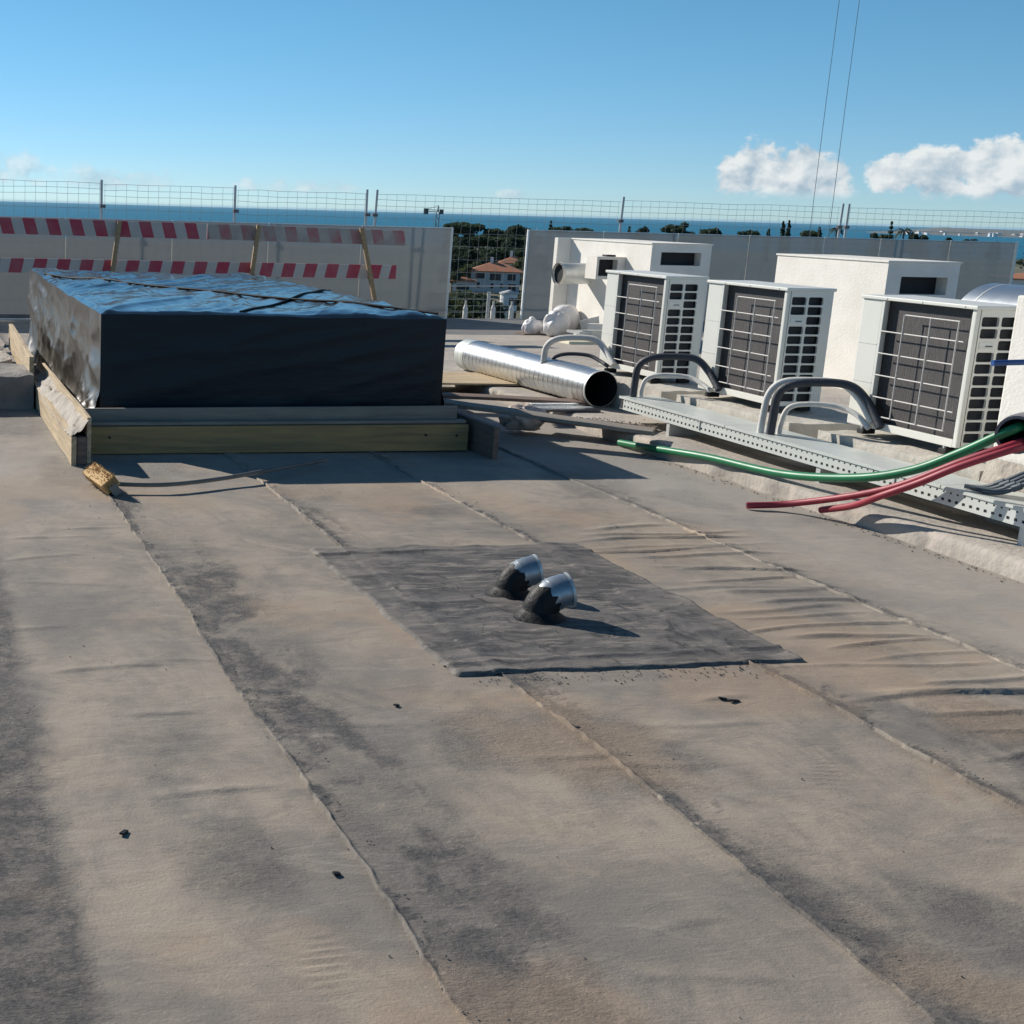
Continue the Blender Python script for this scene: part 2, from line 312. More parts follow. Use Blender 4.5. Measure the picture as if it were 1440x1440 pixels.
# ---------------------------------------------------------------- mesh builder
ORG = {}
class MB:
    def __init__(s): s.v = []; s.f = []; s.sm = []
    def add(s, vs, fs, smooth=False):
        o = len(s.v); s.v += [tuple(map(float, p)) for p in vs]; s.f += [tuple(i+o for i in f) for f in fs]; s.sm += [smooth]*len(fs); return s
    def box(s, a, b):
        x0, y0, z0 = a; x1, y1, z1 = b
        return s.add([(x0,y0,z0),(x1,y0,z0),(x1,y1,z0),(x0,y1,z0),(x0,y0,z1),(x1,y0,z1),(x1,y1,z1),(x0,y1,z1)],
                     [(0,3,2,1),(4,5,6,7),(0,1,5,4),(1,2,6,5),(2,3,7,6),(3,0,4,7)])
    def obox(s, c, half, rot):
        R = rot; vs = []
        for sx, sy, sz in ((-1,-1,-1),(1,-1,-1),(1,1,-1),(-1,1,-1),(-1,-1,1),(1,-1,1),(1,1,1),(-1,1,1)):
            vs.append(Vector(c) + R @ Vector((sx*half[0], sy*half[1], sz*half[2])))
        return s.add(vs, [(0,3,2,1),(4,5,6,7),(0,1,5,4),(1,2,6,5),(2,3,7,6),(3,0,4,7)])
    def tube(s, pts, r, n=10, caps=True, smooth=True):
        pts = [Vector(p) for p in pts]; rs = r if isinstance(r, (list, tuple)) else [r]*len(pts)
        rings = []; ref = None
        for i, p in enumerate(pts):
            t = (pts[min(i+1, len(pts)-1)] - pts[max(i-1, 0)]).normalized()
            if ref is None:
                ref = Vector((0,0,1)) if abs(t.z) < .9 else Vector((1,0,0))
            a = (ref - t*ref.dot(t)).normalized(); ref = a; b = t.cross(a)
            rings.append([p + (a*math.cos(2*math.pi*k/n) + b*math.sin(2*math.pi*k/n))*rs[i] for k in range(n)])
        vs = [q for rg in rings for q in rg]; fs = []
        for i in range(len(pts)-1):
            for k in range(n):
                k2 = (k+1) % n; fs.append((i*n+k, i*n+k2, (i+1)*n+k2, (i+1)*n+k))
        s.add(vs, fs, smooth)
        if caps:
            s.add(rings[0], [tuple(reversed(range(n)))]); s.add(rings[-1], [tuple(range(n))])
        return s
    def prism(s, poly, z0, z1):
        n = len(poly)
        return s.add([(x,y,z0) for x,y in poly]+[(x,y,z1) for x,y in poly],
                     [tuple(reversed(range(n))), tuple(range(n,2*n))]+[(i,(i+1)%n,(i+1)%n+n,i+n) for i in range(n)])
    def grid(s, P, smooth=True, flip=False):
        ny, nx = P.shape[:2]; o = len(s.v); s.v += [tuple(p) for p in P.reshape(-1,3).tolist()]
        i, j = np.meshgrid(np.arange(nx-1), np.arange(ny-1)); a = (j*nx+i).ravel()+o
        q = np.stack([a, a+1, a+nx+1, a+nx], 1)
        if flip: q = q[:, ::-1]
        s.f += [tuple(r) for r in q.tolist()]; s.sm += [smooth]*len(q); return s
    def build(s, name, m, parent=None, bevel=0.0, origin=None):
        if parent is not None: org = ORG[parent.name]
        elif origin is not None: org = Vector(origin)
        else:
            a = np.array(s.v); lo = a.min(0); hi = a.max(0); org = Vector(((lo[0]+hi[0])/2, (lo[1]+hi[1])/2, lo[2]))
        # children get their own local origin (their middle) so that grain and stripes follow them
        a = np.array(s.v)
        if parent is not None:
            lo = a.min(0); hi = a.max(0); mid = Vector(((lo[0]+hi[0])/2, (lo[1]+hi[1])/2, (lo[2]+hi[2])/2))
        else: mid = org
        me = bpy.data.meshes.new(name); me.from_pydata((a-np.array(mid)).tolist(), [], s.f)
        me.polygons.foreach_set('use_smooth', s.sm)
        if bevel:
            bm = bmesh.new(); bm.from_mesh(me)
            bmesh.ops.bevel(bm, geom=[e for e in bm.edges if e.calc_face_angle(0) > .5], offset=bevel, segments=2, affect='EDGES', profile=.6)
            bm.to_mesh(me); bm.free()
        me.materials.append(m); me.update()
        o = bpy.data.objects.new(name, me); COL.objects.link(o)
        if parent is not None: o.parent = parent; o.location = mid - org
        else: o.location = org
        ORG[o.name] = mid
        return o
def thing(name, loc, label, cat, group=None):
    o = bpy.data.objects.new(name, None); COL.objects.link(o); o.location = loc; o.empty_display_size = .1
    ORG[o.name] = Vector(loc); return tag(o, label, cat, group)
def tag(o, label, cat, group=None):
    o['label'] = label; o['category'] = cat
    if group: o['group'] = group
    return o
def struct(o): o['kind'] = 'structure'; return o
def copy_tree(o, delta=None, parent=None):
    c = o.copy(); COL.objects.link(c); c.parent = parent
    if delta is not None: c.location = o.location + Vector(delta)
    ORG[c.name] = c.location.copy() if parent is None else ORG.get(parent.name)
    for ch in list(o.children):
        copy_tree(ch, None, c)
    return c
def board(p0, p1, width, thick, upv=(0,0,1)):
    """box along p0->p1 (centre line), width along upv, returns (MB in local axes, matrix)"""
    p0 = Vector(p0); p1 = Vector(p1); t = (p1-p0); Ln = t.length; t.normalize()
    u = Vector(upv); u = (u - t*u.dot(t)).normalized(); n = t.cross(u)
    return (p0+p1)/2, Matrix((t, n, u)).transposed(), Ln
def add_board(name, p0, p1, width, thick, m, parent=None, upv=(0,0,1), bevel=.004, warp=0.0):
    c, R, Ln = board(p0, p1, width, thick, upv)
    b = MB(); n = 9
    for i in range(n-1):
        pass
    X = np.linspace(-Ln/2, Ln/2, n); vs = []; rr = random.Random(hash(name) % 1000 + int(Ln*100))
    for x in X:
        dz = rr.uniform(-1, 1)*warp; dn = rr.uniform(-1, 1)*warp*.6
        vs += [(x, -thick/2+dn, -width/2+dz), (x, thick/2+dn, -width/2+dz), (x, thick/2+dn, width/2+dz), (x, -thick/2+dn, width/2+dz)]
    fs = [(0,3,2,1), tuple(4*(n-1)+k for k in (0,1,2,3))]
    for i in range(n-1):
        for k in range(4):
            fs.append((4*i+k, 4*i+(k+1) % 4, 4*i+4+(k+1) % 4, 4*i+4+k))
    b.add(vs, fs)
    o = b.build(name, m, None, bevel=bevel, origin=(0,0,0))
    rot = R.to_4x4()
    if parent is not None:
        o.parent = parent; o.matrix_local = Matrix.Translation(c - ORG[parent.name]) @ rot
    else: o.matrix_world = Matrix.Translation(c) @ rot
    ORG[o.name] = c
    return o
def smoothpath(pts, n=8):
    P = [Vector(p) for p in pts]; P = [P[0]*2-P[1]] + P + [P[-1]*2-P[-2]]; out = []
    for i in range(1, len(P)-2):
        for k in range(n):
            t = k/n; a, b, c, d = P[i-1], P[i], P[i+1], P[i+2]
            out.append(.5*((2*b) + (c-a)*t + (2*a-5*b+4*c-d)*t*t + (3*b-a-3*c+d)*t**3))
    out.append(P[-2]); return out
def holed_panel(b, o, u, v, n, W_, H_, holes, depth, ch=.12):
    """flat panel at o spanned by u (W_) and v (H_), facing n; holes = grid-aligned [(x0,x1,y0,y1)], walls go inward by depth.
    built from column/row lines so that faces never overlap"""
    o = Vector(o); u = Vector(u); v = Vector(v); n = Vector(n)
    xs = sorted({0.0, W_} | {h[0] for h in holes} | {h[1] for h in holes}); ys = sorted({0.0, H_} | {h[2] for h in holes} | {h[3] for h in holes})
    hs = [(h[0], h[1], h[2], h[3]) for h in holes]
    def inhole(x, y): return any(h[0] < x < h[1] and h[2] < y < h[3] for h in hs)
    P = lambda x, y, d=0: o + u*x + v*y - n*d
    for i in range(len(xs)-1):
        for j in range(len(ys)-1):
            if not inhole((xs[i]+xs[i+1])/2, (ys[j]+ys[j+1])/2):
                b.add([P(xs[i],ys[j]),P(xs[i+1],ys[j]),P(xs[i+1],ys[j+1]),P(xs[i],ys[j+1])], [(0,1,2,3)])
    for x0, x1, y0, y1 in hs:
        c = ch*min(x1-x0, y1-y0)*1.6
        b.add([P(x0,y0),P(x0+c,y0),P(x0,y0+c)], [(0,1,2)]); b.add([P(x1,y0),P(x1,y0+c),P(x1-c,y0)], [(0,1,2)])
        b.add([P(x1,y1),P(x1-c,y1),P(x1,y1-c)], [(0,1,2)]); b.add([P(x0,y1),P(x0,y1-c),P(x0+c,y1)], [(0,1,2)])
        ring = [(x0+c,y0),(x1-c,y0),(x1,y0+c),(x1,y1-c),(x1-c,y1),(x0+c,y1),(x0,y1-c),(x0,y0+c)]
        for k in range(8):
            a, e = ring[k], ring[(k+1) % 8]
            b.add([P(*a),P(*e),P(*e,depth),P(*a,depth)], [(0,1,2,3)])
    return b
def set_attrs(me, d):
    for k, v in d.items():
        at = me.attributes.new(k, 'FLOAT', 'POINT'); at.data.foreach_set('value', np.ascontiguousarray(v, dtype=np.float32).ravel())

# ================================================================ SETTING: roof
b = MB().box((-8, -5, -14), (20.5, 19.9, -.03)); roof = struct(b.build('roof', M['concrete_dark'], origin=(0, 0, -14)))
rw = random.Random(11)
WR = []
for i in range(27):
    WR.append((3.30+.34*rw.random()+.36, 3.30+.125*i+rw.uniform(-.05, .05), rw.uniform(.28, .66), rw.uniform(.004, .012), rw.uniform(.010, .024), rw.uniform(-.06, .13), rw.random()*10))
for i in range(9):
    WR.append((rw.uniform(.4, 1.0), rw.uniform(3.4, 7.2), rw.uniform(.12, .3), rw.uniform(.003, .006), .02, rw.uniform(-.1, .15), rw.random()*10))
for i in range(8):
    WR.append((rw.uniform(1.4, 3.2), rw.uniform(2.4, 4.2), rw.uniform(.12, .35), rw.uniform(.002, .005), .02, rw.uniform(-.1, .15), rw.random()*10))
def base(x, y):
    z = .010*(fbm(x*.9, y*.9, 3, 3)-.5) + .006*(fbm(x*3.1, y*4.2, 5, 4)-.5) + .0022*(fbm(x*14, y*14, 9, 3)-.5)
    for cx, cy, hl, am, sg, sl, ph in WR:
        yc = cy + sl*(x-cx) + .03*np.sin((x-cx)*5+ph)
        env = sst(1-np.abs(x-cx)/hl, 0, .6)
        d = (y-yc)/np.where(y < yc, sg*.7, sg*1.8)
        z = z + am*env*np.exp(-d*d)*(.7+.6*vnoise(x*6+ph, y*0+ph, 4))
    for fx_, fy_, fa in FT:
        u_ = (x-fx_)*math.cos(fa)+(y-fy_)*math.sin(fa); v_ = -(x-fx_)*math.sin(fa)+(y-fy_)*math.cos(fa)
        en = sst(1-(u_/.15)**2-(v_/.052)**2, 0, .5)
        z = z + en*.0034*(.35+.65*vnoise(x*30, y*30, 77))*np.sin(u_*2*math.pi/.034+3*v_*20)
    return z
SEAMS = [-5.88, -4.88, -3.88, -2.88, -1.88, -.88, .12, 1.12, 2.12, 3.15, 4.16, 5.30]
FT = [(.62, 2.55, .4), (.70, 2.78, .2), (.74, 3.02, .1), (.80, 3.25, .3), (.60, 3.62, .2), (.72, 3.95, 0), (.9, 2.62, 1.3), (1.75, 3.2, .5), (2.6, 2.9, .3), (2.75, 3.4, 1.0), (.45, 4.2, .1), (1.5, 5.6, .4)]
def seamx(s, y): return s + .028*(vnoise(y*1.1, y*0+s, 21)-.5) + .012*(vnoise(y*7, y*0+s, 22)-.5) + .009*(vnoise(y*24, y*0+s, 23)-.5)
def seam_lift(k, dx, y):
    am = sst(.65*vnoise(y*2.2, y*0+k, 31)+.35*vnoise(y*11, y*0+k, 35), .42, .72)
    l = .0055*(1-sst(dx, .015, .13)) + (.0075*am+.0025*vnoise(y*26, y*0+k, 33))*np.exp(-((dx-.004)/.0065)**2)
    return l + .004*sst(vnoise(y*2.3, dx*0+k, 37), .6, .9)*np.exp(-(dx/.07)**2)
PX0, PX1, PY0, PY1 = 1.94, 3.38, 4.38, 6.24
for k in range(len(SEAMS)-1):
    s0, s1 = SEAMS[k], SEAMS[k+1]
    dense = s0 > -.5
    if dense:
        ys = np.concatenate([np.arange(-4.5, 1.9, .4), np.arange(1.9, 4.2, .0105), np.arange(4.2, 6.9, .012), np.arange(6.9, 9.6, .02), np.arange(9.6, 19.41, .09)])
        u = np.concatenate([[0, 0, .0015, .004, .007, .010, .014, .020, .030, .044], np.linspace(.06, 1, 62)])
    else:
        ys = np.arange(-4.5, 19.41, .35); u = np.concatenate([[0, 0, .02], np.linspace(.08, 1, 9)])
    e1 = s1 + (.07 if s1 < 5 else -.02)
    Yg, Ug = np.meshgrid(ys, u, indexing='ij')
    X0 = seamx(s0, Yg); Xg = X0 + Ug*(e1-s0)
    if dense: Xg[:, 0] -= .002
    Zg = base(Xg, Yg)
    dx = Xg - X0
    lift = seam_lift(k, dx, Yg)
    Zg = Zg + lift
    Zg = Zg - .004*sst(Xg, s1-.02, s1+.05)*(1 if s1 < 5 else 0)
    Zg[:, 0] = base(Xg[:, 0], Yg[:, 0]) - .006
    # colour masks
    nz = fbm(Xg*3.0, Yg*1.6, 41+k, 5, .6); nf = fbm(Xg*18, Yg*14, 47, 4, .6)
    dark = np.zeros_like(Xg)
    if abs(s0-.12) < .01:
        dark = np.maximum(dark, 1.3*sst(.26+.10*(nz-.5)*2 - dx + .06*(nf-.5), -.06, .08))
    gr = np.exp(-((dx-.022)/.026)**2)*sst(nz*.6+nf*.5, .44, .60)*1.7 + .8*np.exp(-((dx-.10)/.06)**2)*sst(nz*.7+nf*.4, .56, .72)
    dark = np.maximum(dark, gr)
    if abs(s0-1.12) < .01:
        dark = np.maximum(dark, 1.1*sst(.17-np.abs(dx-.18-.14*(nz-.5)), -.10, .10)*sst(nz+.3*nf, .42, .70)*sst(7.5-Yg, 0, 2))
        dark = np.maximum(dark, .35*sst(.5-dx, -.1, .3)*sst(Yg, 9, 6))
    if abs(s0-2.12) < .01: dark = np.maximum(dark, .9*sst(.26-dx, -.15, .2)*sst(3.1-Yg, -.3, .5)*sst(nz, .35, .6))
    if abs(s0-3.15) < .01: dark = np.maximum(dark, .75*sst(4.0-Yg+.5*(nz-.5), -.25, .4)*sst(dx, .08, .3)*sst(nz+.2*nf, .42, .66))
    dark = np.maximum(dark, .6*sst(fbm(Xg*1.1, Yg*.9, 61, 5), .56, .68))
    stain = .9*sst(fbm(Xg*1.3, Yg*1.1, 71, 5), .55, .68) + 1.1*np.exp(-((Xg-1.98)/.16)**2-((Yg-4.12)/.10)**2)*nf*1.6
    stain = stain + .9*np.exp(-((Xg-3.0-.12*(Yg-3))/.16)**2)*sst(3.9-Yg, 0, .6)*sst(nz, .35, .6)
    ld = sst(Xg, 3.9, 4.7)*.7*sst(Yg, 3.2, 4.5) + .6*sst(Yg, 6.6, 8.6)*(1-.5*sst(nz, .4, .7))
    me_b = MB().grid(np.stack([Xg, Yg, Zg], 2))
    o = me_b.build('roofing_sheet', M['membrane'], roof)
    set_attrs(o.data, {'dark': np.clip(dark, 0, 1), 'stain': np.clip(stain, 0, 1), 'lightdust': np.clip(ld, 0, 1)})
# square reinforcing patch round the pipe bends
def patch_sheet(x0, x1, y0, y1, dz, seed, wob):
    u = np.linspace(0, 1, 110); v = np.linspace(0, 1, 150)
    V, U = np.meshgrid(v, u, indexing='ij')
    Xa = x0 + wob*(fbm(V*9, V*0+seed, seed, 3)-.5); Xb = x1 + wob*(fbm(V*9, V*0+seed, seed+5, 3)-.5)
    Ya = y0 + wob*(fbm(U*9, U*0+seed, seed+9, 3)-.5); Yb = y1 + wob*(fbm(U*9, U*0+seed, seed+13, 3)-.5)
    X_ = Xa*(1-U)+Xb*U; Y_ = Ya*(1-V)+Yb*V
    e = np.minimum(np.minimum(U, 1-U)*(x1-x0), np.minimum(V, 1-V)*(y1-y0))
    sl = np.zeros_like(X_)
    for k_, s in enumerate(SEAMS[:-1]):
        dd = X_-seamx(s, Y_); ok = (dd > -.02) & (X_ < seamx(SEAMS[k_+1], Y_))
        sl = np.maximum(sl, np.where(ok, seam_lift(k_, np.maximum(dd, .022), Y_), 0))
    Z_ = base(X_, Y_) + dz + sl + .010*(fbm(X_*5, Y_*7, seed+3, 4)-.45) + .006*(ridged(X_*4+Y_*2, Y_*9-X_*2, seed+51, 3)**2-.3) + .004*np.exp(-((e-.015)/.015)**2)*sst(vnoise(X_*9, Y_*9, seed), .4, .9)
    Z_ = np.maximum(Z_, base(X_, Y_)+.003+sl)
    # folds along the near and far rims
    for yy, am in ((y0+.13, .012), (y1-.10, .008), (y0+.9, .005), (y0+1.35, .006)):
        yc = yy + .05*(U-.5) + .03*(fbm(U*5, U*0+seed, seed+31, 3)-.5)
        Z_ += am*np.exp(-((Y_-yc)/.016)**2)*sst(fbm(U*4, U*0+yy, seed+37, 2), .3, .6)
    Z_[0] -= .012; Z_[-1] -= .012; Z_[:, 0] -= .012; Z_[:, -1] -= .012
    o = MB().grid(np.stack([X_, Y_, Z_], 2)).build('membrane_patch', M['patch'], roof)
    dust = sst(.10-e+.14*(fbm(X_*6, Y_*6, seed+41, 4)-.5), -.05, .12)*.8 + .5*sst(fbm(X_*2.5, Y_*2.5, seed+43, 4), .58, .74)
    set_attrs(o.data, {'dust': np.clip(dust, 0, 1), 'dark': np.full_like(X_, .6)})
    o['label'] = 'dark bitumen patch round the two pipe bends'
    return o
patch_sheet(PX0, PX1, PY0, PY1, .009, 5, .05)

# raised concrete plinth strip on the right
def plinth():
    ys = np.concatenate([np.arange(-4.5, 3.5, .3), np.arange(3.5, 12, .03), np.arange(12, 16.75, .12)])
    prof = [(0, -.02), (.003, .06), (.010, .084), (.025, .095), (.06, .10)] + [(.13+.03*i, .10) for i in range(20)] + [(.8+.2*i, .10) for i in range(12)] + [(3.5, .10), (6, .10), (10, .10), (15.2, .10)]
    D = np.array([p[0] for p in prof]); Zp = np.array([p[1] for p in prof])
    Yg, Dg = np.meshgrid(ys, D, indexing='ij'); Zg = np.broadcast_to(Zp, Yg.shape).copy()
    wob = .022*(fbm(Yg*2.1, Yg*0, 81, 4)-.5) + .03*sst(vnoise(Yg*5, Yg*0, 83), .70, .95)*np.exp(-Dg/.05)
    Xg = 5.22 + Dg + wob*np.exp(-Dg/.25)
    Zg[:, 1:] += (.008*(fbm(Xg*3, Yg*3, 85, 5)-.5) + .014*(fbm(Xg*16, Yg*16, 87, 4)-.5)*np.exp(-Dg/.08))[:, 1:]
    return struct(MB().grid(np.stack([Xg, Yg, Zg], 2)).build('concrete_plinth', M['concrete'], origin=(5.2, 8, 0)))
plinth()
b = MB().box((5.24, 16.74, -.02), (20.4, 19.4, .094)); struct(b.build('far_floor_strip', M['floor_strip']))  # floor strip before the kerb, a darker grey than the plinth
b = MB().box((-8, 19.40, -.02), (20.4, 19.72, .07)); struct(b.build('kerb', M['concrete_dark'], bevel=.01))

# ---------------------------------------------------------------- loose grit and gravel
def gravel(name, pts, label, cat, m):
    rg = random.Random(5); b = MB()
    for x, y, z, r in pts:
        vs = []
        for d in ((1,0,0),(-1,0,0),(0,1,0),(0,-1,0),(0,0,1),(0,0,-.6)):
            vs.append((x+d[0]*r*rg.uniform(.6,1.2), y+d[1]*r*rg.uniform(.6,1.2), z+d[2]*r*rg.uniform(.5,.9)))
        b.add(vs, [(0,2,4),(2,1,4),(1,3,4),(3,0,4),(2,0,5),(1,2,5),(3,1,5),(0,3,5)])
    o = b.build(name, m); o['kind'] = 'stuff'; tag(o, label, cat); return o
rg = random.Random(3); pts = []
for i in range(420):
    x = rg.uniform(.2, 5.0); y = 2.0 + 6.5*rg.random()**1.4
    if rg.random() < .72: x = rg.choice([1.12, 1.12, 2.12, 3.15, 4.16]) + abs(rg.gauss(.03, .05))
    pts.append([x, y, 0, rg.uniform(.0015, .005)])
for i in range(160):
    pts.append([rg.uniform(1.95, 3.2), 4.33+abs(rg.gauss(0, .05))*rg.choice([-1, -1, 1]), 0, rg.uniform(.002, .006)])
for i in range(260):
    pts.append([5.2-abs(rg.gauss(0, .035)), rg.uniform(4.6, 9.0), 0, rg.uniform(.002, .008)])
A = np.array(pts); zz = base(A[:, 0], A[:, 1])
for s in SEAMS:
    dd = A[:, 0]-seamx(s, A[:, 1]); zz += np.where((dd > 0) & (dd < .16), .0050*(1-sst(dd, .02, .14))+.003, 0)
pts = [(p[0], p[1], z+.001+p[3]*.3, p[3]) for p, z in zip(pts, zz)]
gravel('roof_grit', pts, 'loose dark grit scattered along the roof seams', 'grit', M['grit'])
# small dark scraps on the membrane
for i, (x, y, l, a) in enumerate([(2.83, 4.02, .05, .2), (2.80, 4.04, .03, -.3), (1.62, 4.12, .02, .5), (.55, 3.3, .035, 1.0), (1.05, 3.0, .02, .1), (2.15, 3.85, .025, .3)]):
    z0 = float(base(np.array([x]), np.array([y]))[0])
    b = MB(); b.obox((x, y, z0+.0055), (l/2, .007, .003), Matrix.Rotation(a, 3, 'Z') @ Matrix.Rotation(.15, 3, 'Y'))
    tag(b.build('bitumen_scrap', M['bitumen'], bevel=.002), 'tiny black scrap lying on the dusty membrane', 'scrap', 'black scraps on the membrane')

# ================================================================ pipe bends in the patch
def pipe_bend(x, y, R, r, ang, label):
    t = thing('pipe_bend', (x, y, 0), label, 'pipe bend', None)
    d = Vector((math.cos(ang), math.sin(ang), 0))
    z0 = float(base(np.array([x]), np.array([y]))[0])
    def ctr(a): return Vector((x, y, z0+.015)) + d*(R*(1-math.cos(a))) + Vector((0, 0, 1))*(R*math.sin(a))
    angs = [i*math.radians(80)/14 for i in range(15)]
    cut = 9; td0 = (ctr(angs[-1])-ctr(angs[-2])).normalized()
    mb = MB(); P = [Vector((x, y, z0-.04))] + [ctr(a) for a in angs[:cut+1]]
    rs = [r*1.28] + [r*1.14, r*1.05] + [r*1.015]*(cut-1)
    mb.tube(P, rs, 28, caps=False); o = mb.build('bitumen_coat', M['bitumen'], t)
    e = ctr(angs[-1]); e2 = e + td0*.030
    mb = MB().tube([ctr(a) for a in angs[cut-4:]] + [e2], r, 28, caps=False)
    # ragged edge of paint: coat stops unevenly
    me = o.data
    for v in me.vertices:
        w = (v.co + ORG[o.name])
        if (w-ctr(angs[cut])).length < r*1.3 and (w-ctr(angs[cut])).dot((ctr(angs[cut])-ctr(angs[cut-1])).normalized()) > -.004:
            v.co += (ctr(angs[cut])-ctr(angs[cut-1])).normalized()*random.uniform(-.012, .022)
    mb.tube([e2, e2-td0*.05, e2-td0*.052], [r*.97, r*.97, .001], 28, caps=False)
    mb.build('elbow', M['zinc'], t)
    MB().tube([e2-td0*.004, e2+td0*.008], [r*1.05, r*1.05], 28, caps=False).tube([e2+td0*.008, e2-td0*.004], [r*.96, r*.96], 28, caps=False).build('rim', M['galv_dull'], t)
    g = ctr(angs[11]); td = (ctr(angs[11])-ctr(angs[10])).normalized()
    MB().tube([g-td*.004, g+td*.004], r*1.035, 28).build('gore_seam', M['zinc'], t)
    # collar of bitumen worked into the membrane
    u = np.linspace(0, 2*math.pi, 36); q = np.linspace(0, 1, 6); Q, U = np.meshgrid(q, u, indexing='ij')
    rad = r*1.0 + Q*.07*(1+.5*(vnoise(U*1.5, Q*0, 3)-.5)); rad[:, -1] = rad[:, 0]
    Xc = x+rad*np.cos(U); Yc = y+rad*np.sin(U)
    MB().grid(np.stack([Xc, Yc, base(Xc, Yc)+.014+.030*(1-Q)**2-.012*Q], 2)).build('collar', M['bitumen'], t)
    return t
pipe_bend(2.575, 5.02, .105, .071, math.radians(-4), 'nearer half-tarred metal pipe bend with a long shadow across the patch')
pipe_bend(2.60, 5.36, .100, .066, math.radians(-4), 'pipe bend half hidden behind the other tarred pipe bend')

# ================================================================ film-wrapped box
BX0, BX1, BY0, BY1, BZ0, BZ1 = 1.30, 3.80, 9.2, 14.7, .06, .93
t = thing('wrapped_box', ((BX0+BX1)/2, (BY0+BY1)/2, BZ0), 'large box wrapped in shiny black plastic film inside a timber frame', 'wrapped box')
def film():
    mb = MB(); mfs = []
    # top
    ys = np.linspace(BY0, BY1, 230); xs = np.linspace(BX0, BX1, 170); Yg, Xg = np.meshgrid(ys, xs, indexing='ij')
    e = np.minimum(np.minimum(Xg-BX0, BX1-Xg), np.minimum(Yg-BY0, BY1-Yg)); fe = sst(e, 0, .12)
    w = fbm(Xg*.8, Yg*.5, 7, 3)*1.4
    a = (Xg*.5 + Yg*.86 + w); c = (Xg*.86 - Yg*.5 + w*.55)
    fold = ridged(a*.30, c*2.4, 11, 2)**2
    fold2 = ridged(a*.55+7, c*7.0, 17, 2)**3
    Zg = BZ1 + fe*(.034*(fold-.45) + .017*(fold2-.4) + .03*(fbm(Xg*1.3, Yg*.8, 19, 2)-.5)) + .012*sst(e, .0, .3) - .02*(1-sst(e, 0, .05)) + .034*(fbm(Xg*1.7, Yg*1.1, 45, 4)-.5)
    Zg += .02*sst(BX0+.35-Xg, 0, .3)*sst(Yg, 11, 13.5)
    mb.grid(np.stack([Xg, Yg, Zg], 2))
    topz = Zg
    # front and back
    for yy, nrm, row in ((BY0, -1, 0), (BY1, 1, -1)):
        zs = np.linspace(0, 1, 46); Vg, X_ = np.meshgrid(zs, xs, indexing='ij')
        tz = np.broadcast_to(topz[row], Vg.shape); Z_ = BZ0 + Vg*(tz-BZ0)
        ee = sst(np.minimum(np.minimum(X_-BX0, BX1-X_)*2, np.minimum(Vg, 1-Vg)*.9), 0, .12)
        f = ridged(X_*1.0+Z_*1.2, Z_*6-X_*1.4, 23, 3)**2
        Y_ = yy + nrm*ee*(.010*(f-.4) + .012*(fbm(X_*1.4, Z_*2, 27, 3)-.5))
        mf = MB().grid(np.stack([X_, Y_, Z_], 2), flip=(nrm > 0)); mfs.append(mf)
    return mb, mfs, topz, xs, ys
mb, mfs, topz, fxs, fys = film()
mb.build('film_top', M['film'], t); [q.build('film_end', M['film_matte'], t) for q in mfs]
def film_side(xx, nrm, col):
    mb = MB(); zs = np.linspace(0, 1, 70); Vg, Yg = np.meshgrid(zs, fys, indexing='ij'); tz = np.broadcast_to(topz[:, col], Vg.shape); Zg = BZ0 + Vg*(tz-BZ0)
    ee = sst(np.minimum(np.minimum(Yg-BY0, BY1-Yg)*1.2, np.minimum(1-Vg, Vg+.15)*.9), 0, .14)
    f = ridged(Yg*1.1+Zg*1.0, Zg*2.2-Yg*.9, 33, 3)**2
    f2 = ridged(Yg*4.0-Zg*2.0, Zg*3+Yg*1.2, 37, 2)**3
    X_ = xx + nrm*ee*(  .060*(f-.42) + .022*(f2-.3) + .09*(fbm(Yg*1.0, Zg*1.6, 39, 3)-.5)) + nrm*.10*sst(.22-Vg, 0, .22)*fbm(Yg*2.5, Vg*0, 43, 3)
    X_ = X_ + nrm*sst(.42-Vg, 0, .3)*sst(10.6-Yg, 0, .8)*(.07*ridged(Yg*5+Zg*3, Zg*9-Yg*3, 61, 3)**2 + .03)
    return mb.grid(np.stack([X_, Yg, Zg], 2), flip=(nrm < 0))
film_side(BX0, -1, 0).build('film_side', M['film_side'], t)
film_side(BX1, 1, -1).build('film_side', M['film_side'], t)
def topz_at(x, y):
    i = int(np.clip(np.searchsorted(fys, y), 0, len(fys)-1)); j = int(np.clip(np.searchsorted(fxs, x), 0, len(fxs)-1))
    return float(topz[max(0, i-1):i+2, max(0, j-1):j+2].max())
for (xa, ya), (xb, yb) in (((1.33, 13.4), (3.76, 9.28)), ((2.3, 9.3), (3.74, 11.8))):
    pts_ = [(xa+(xb-xa)*i/50, ya+(yb-ya)*i/50, 0) for i in range(51)]
    zs_ = [topz_at(p[0], p[1]) for p in pts_]; zs_ = [sum(zs_[max(0, i-2):i+3])/len(zs_[max(0, i-2):i+3]) for i in range(51)]
    MB().tube([(p[0], p[1], z+.004) for p, z in zip(pts_, zs_)], .009, 8).build('strap', M['strap'], t)
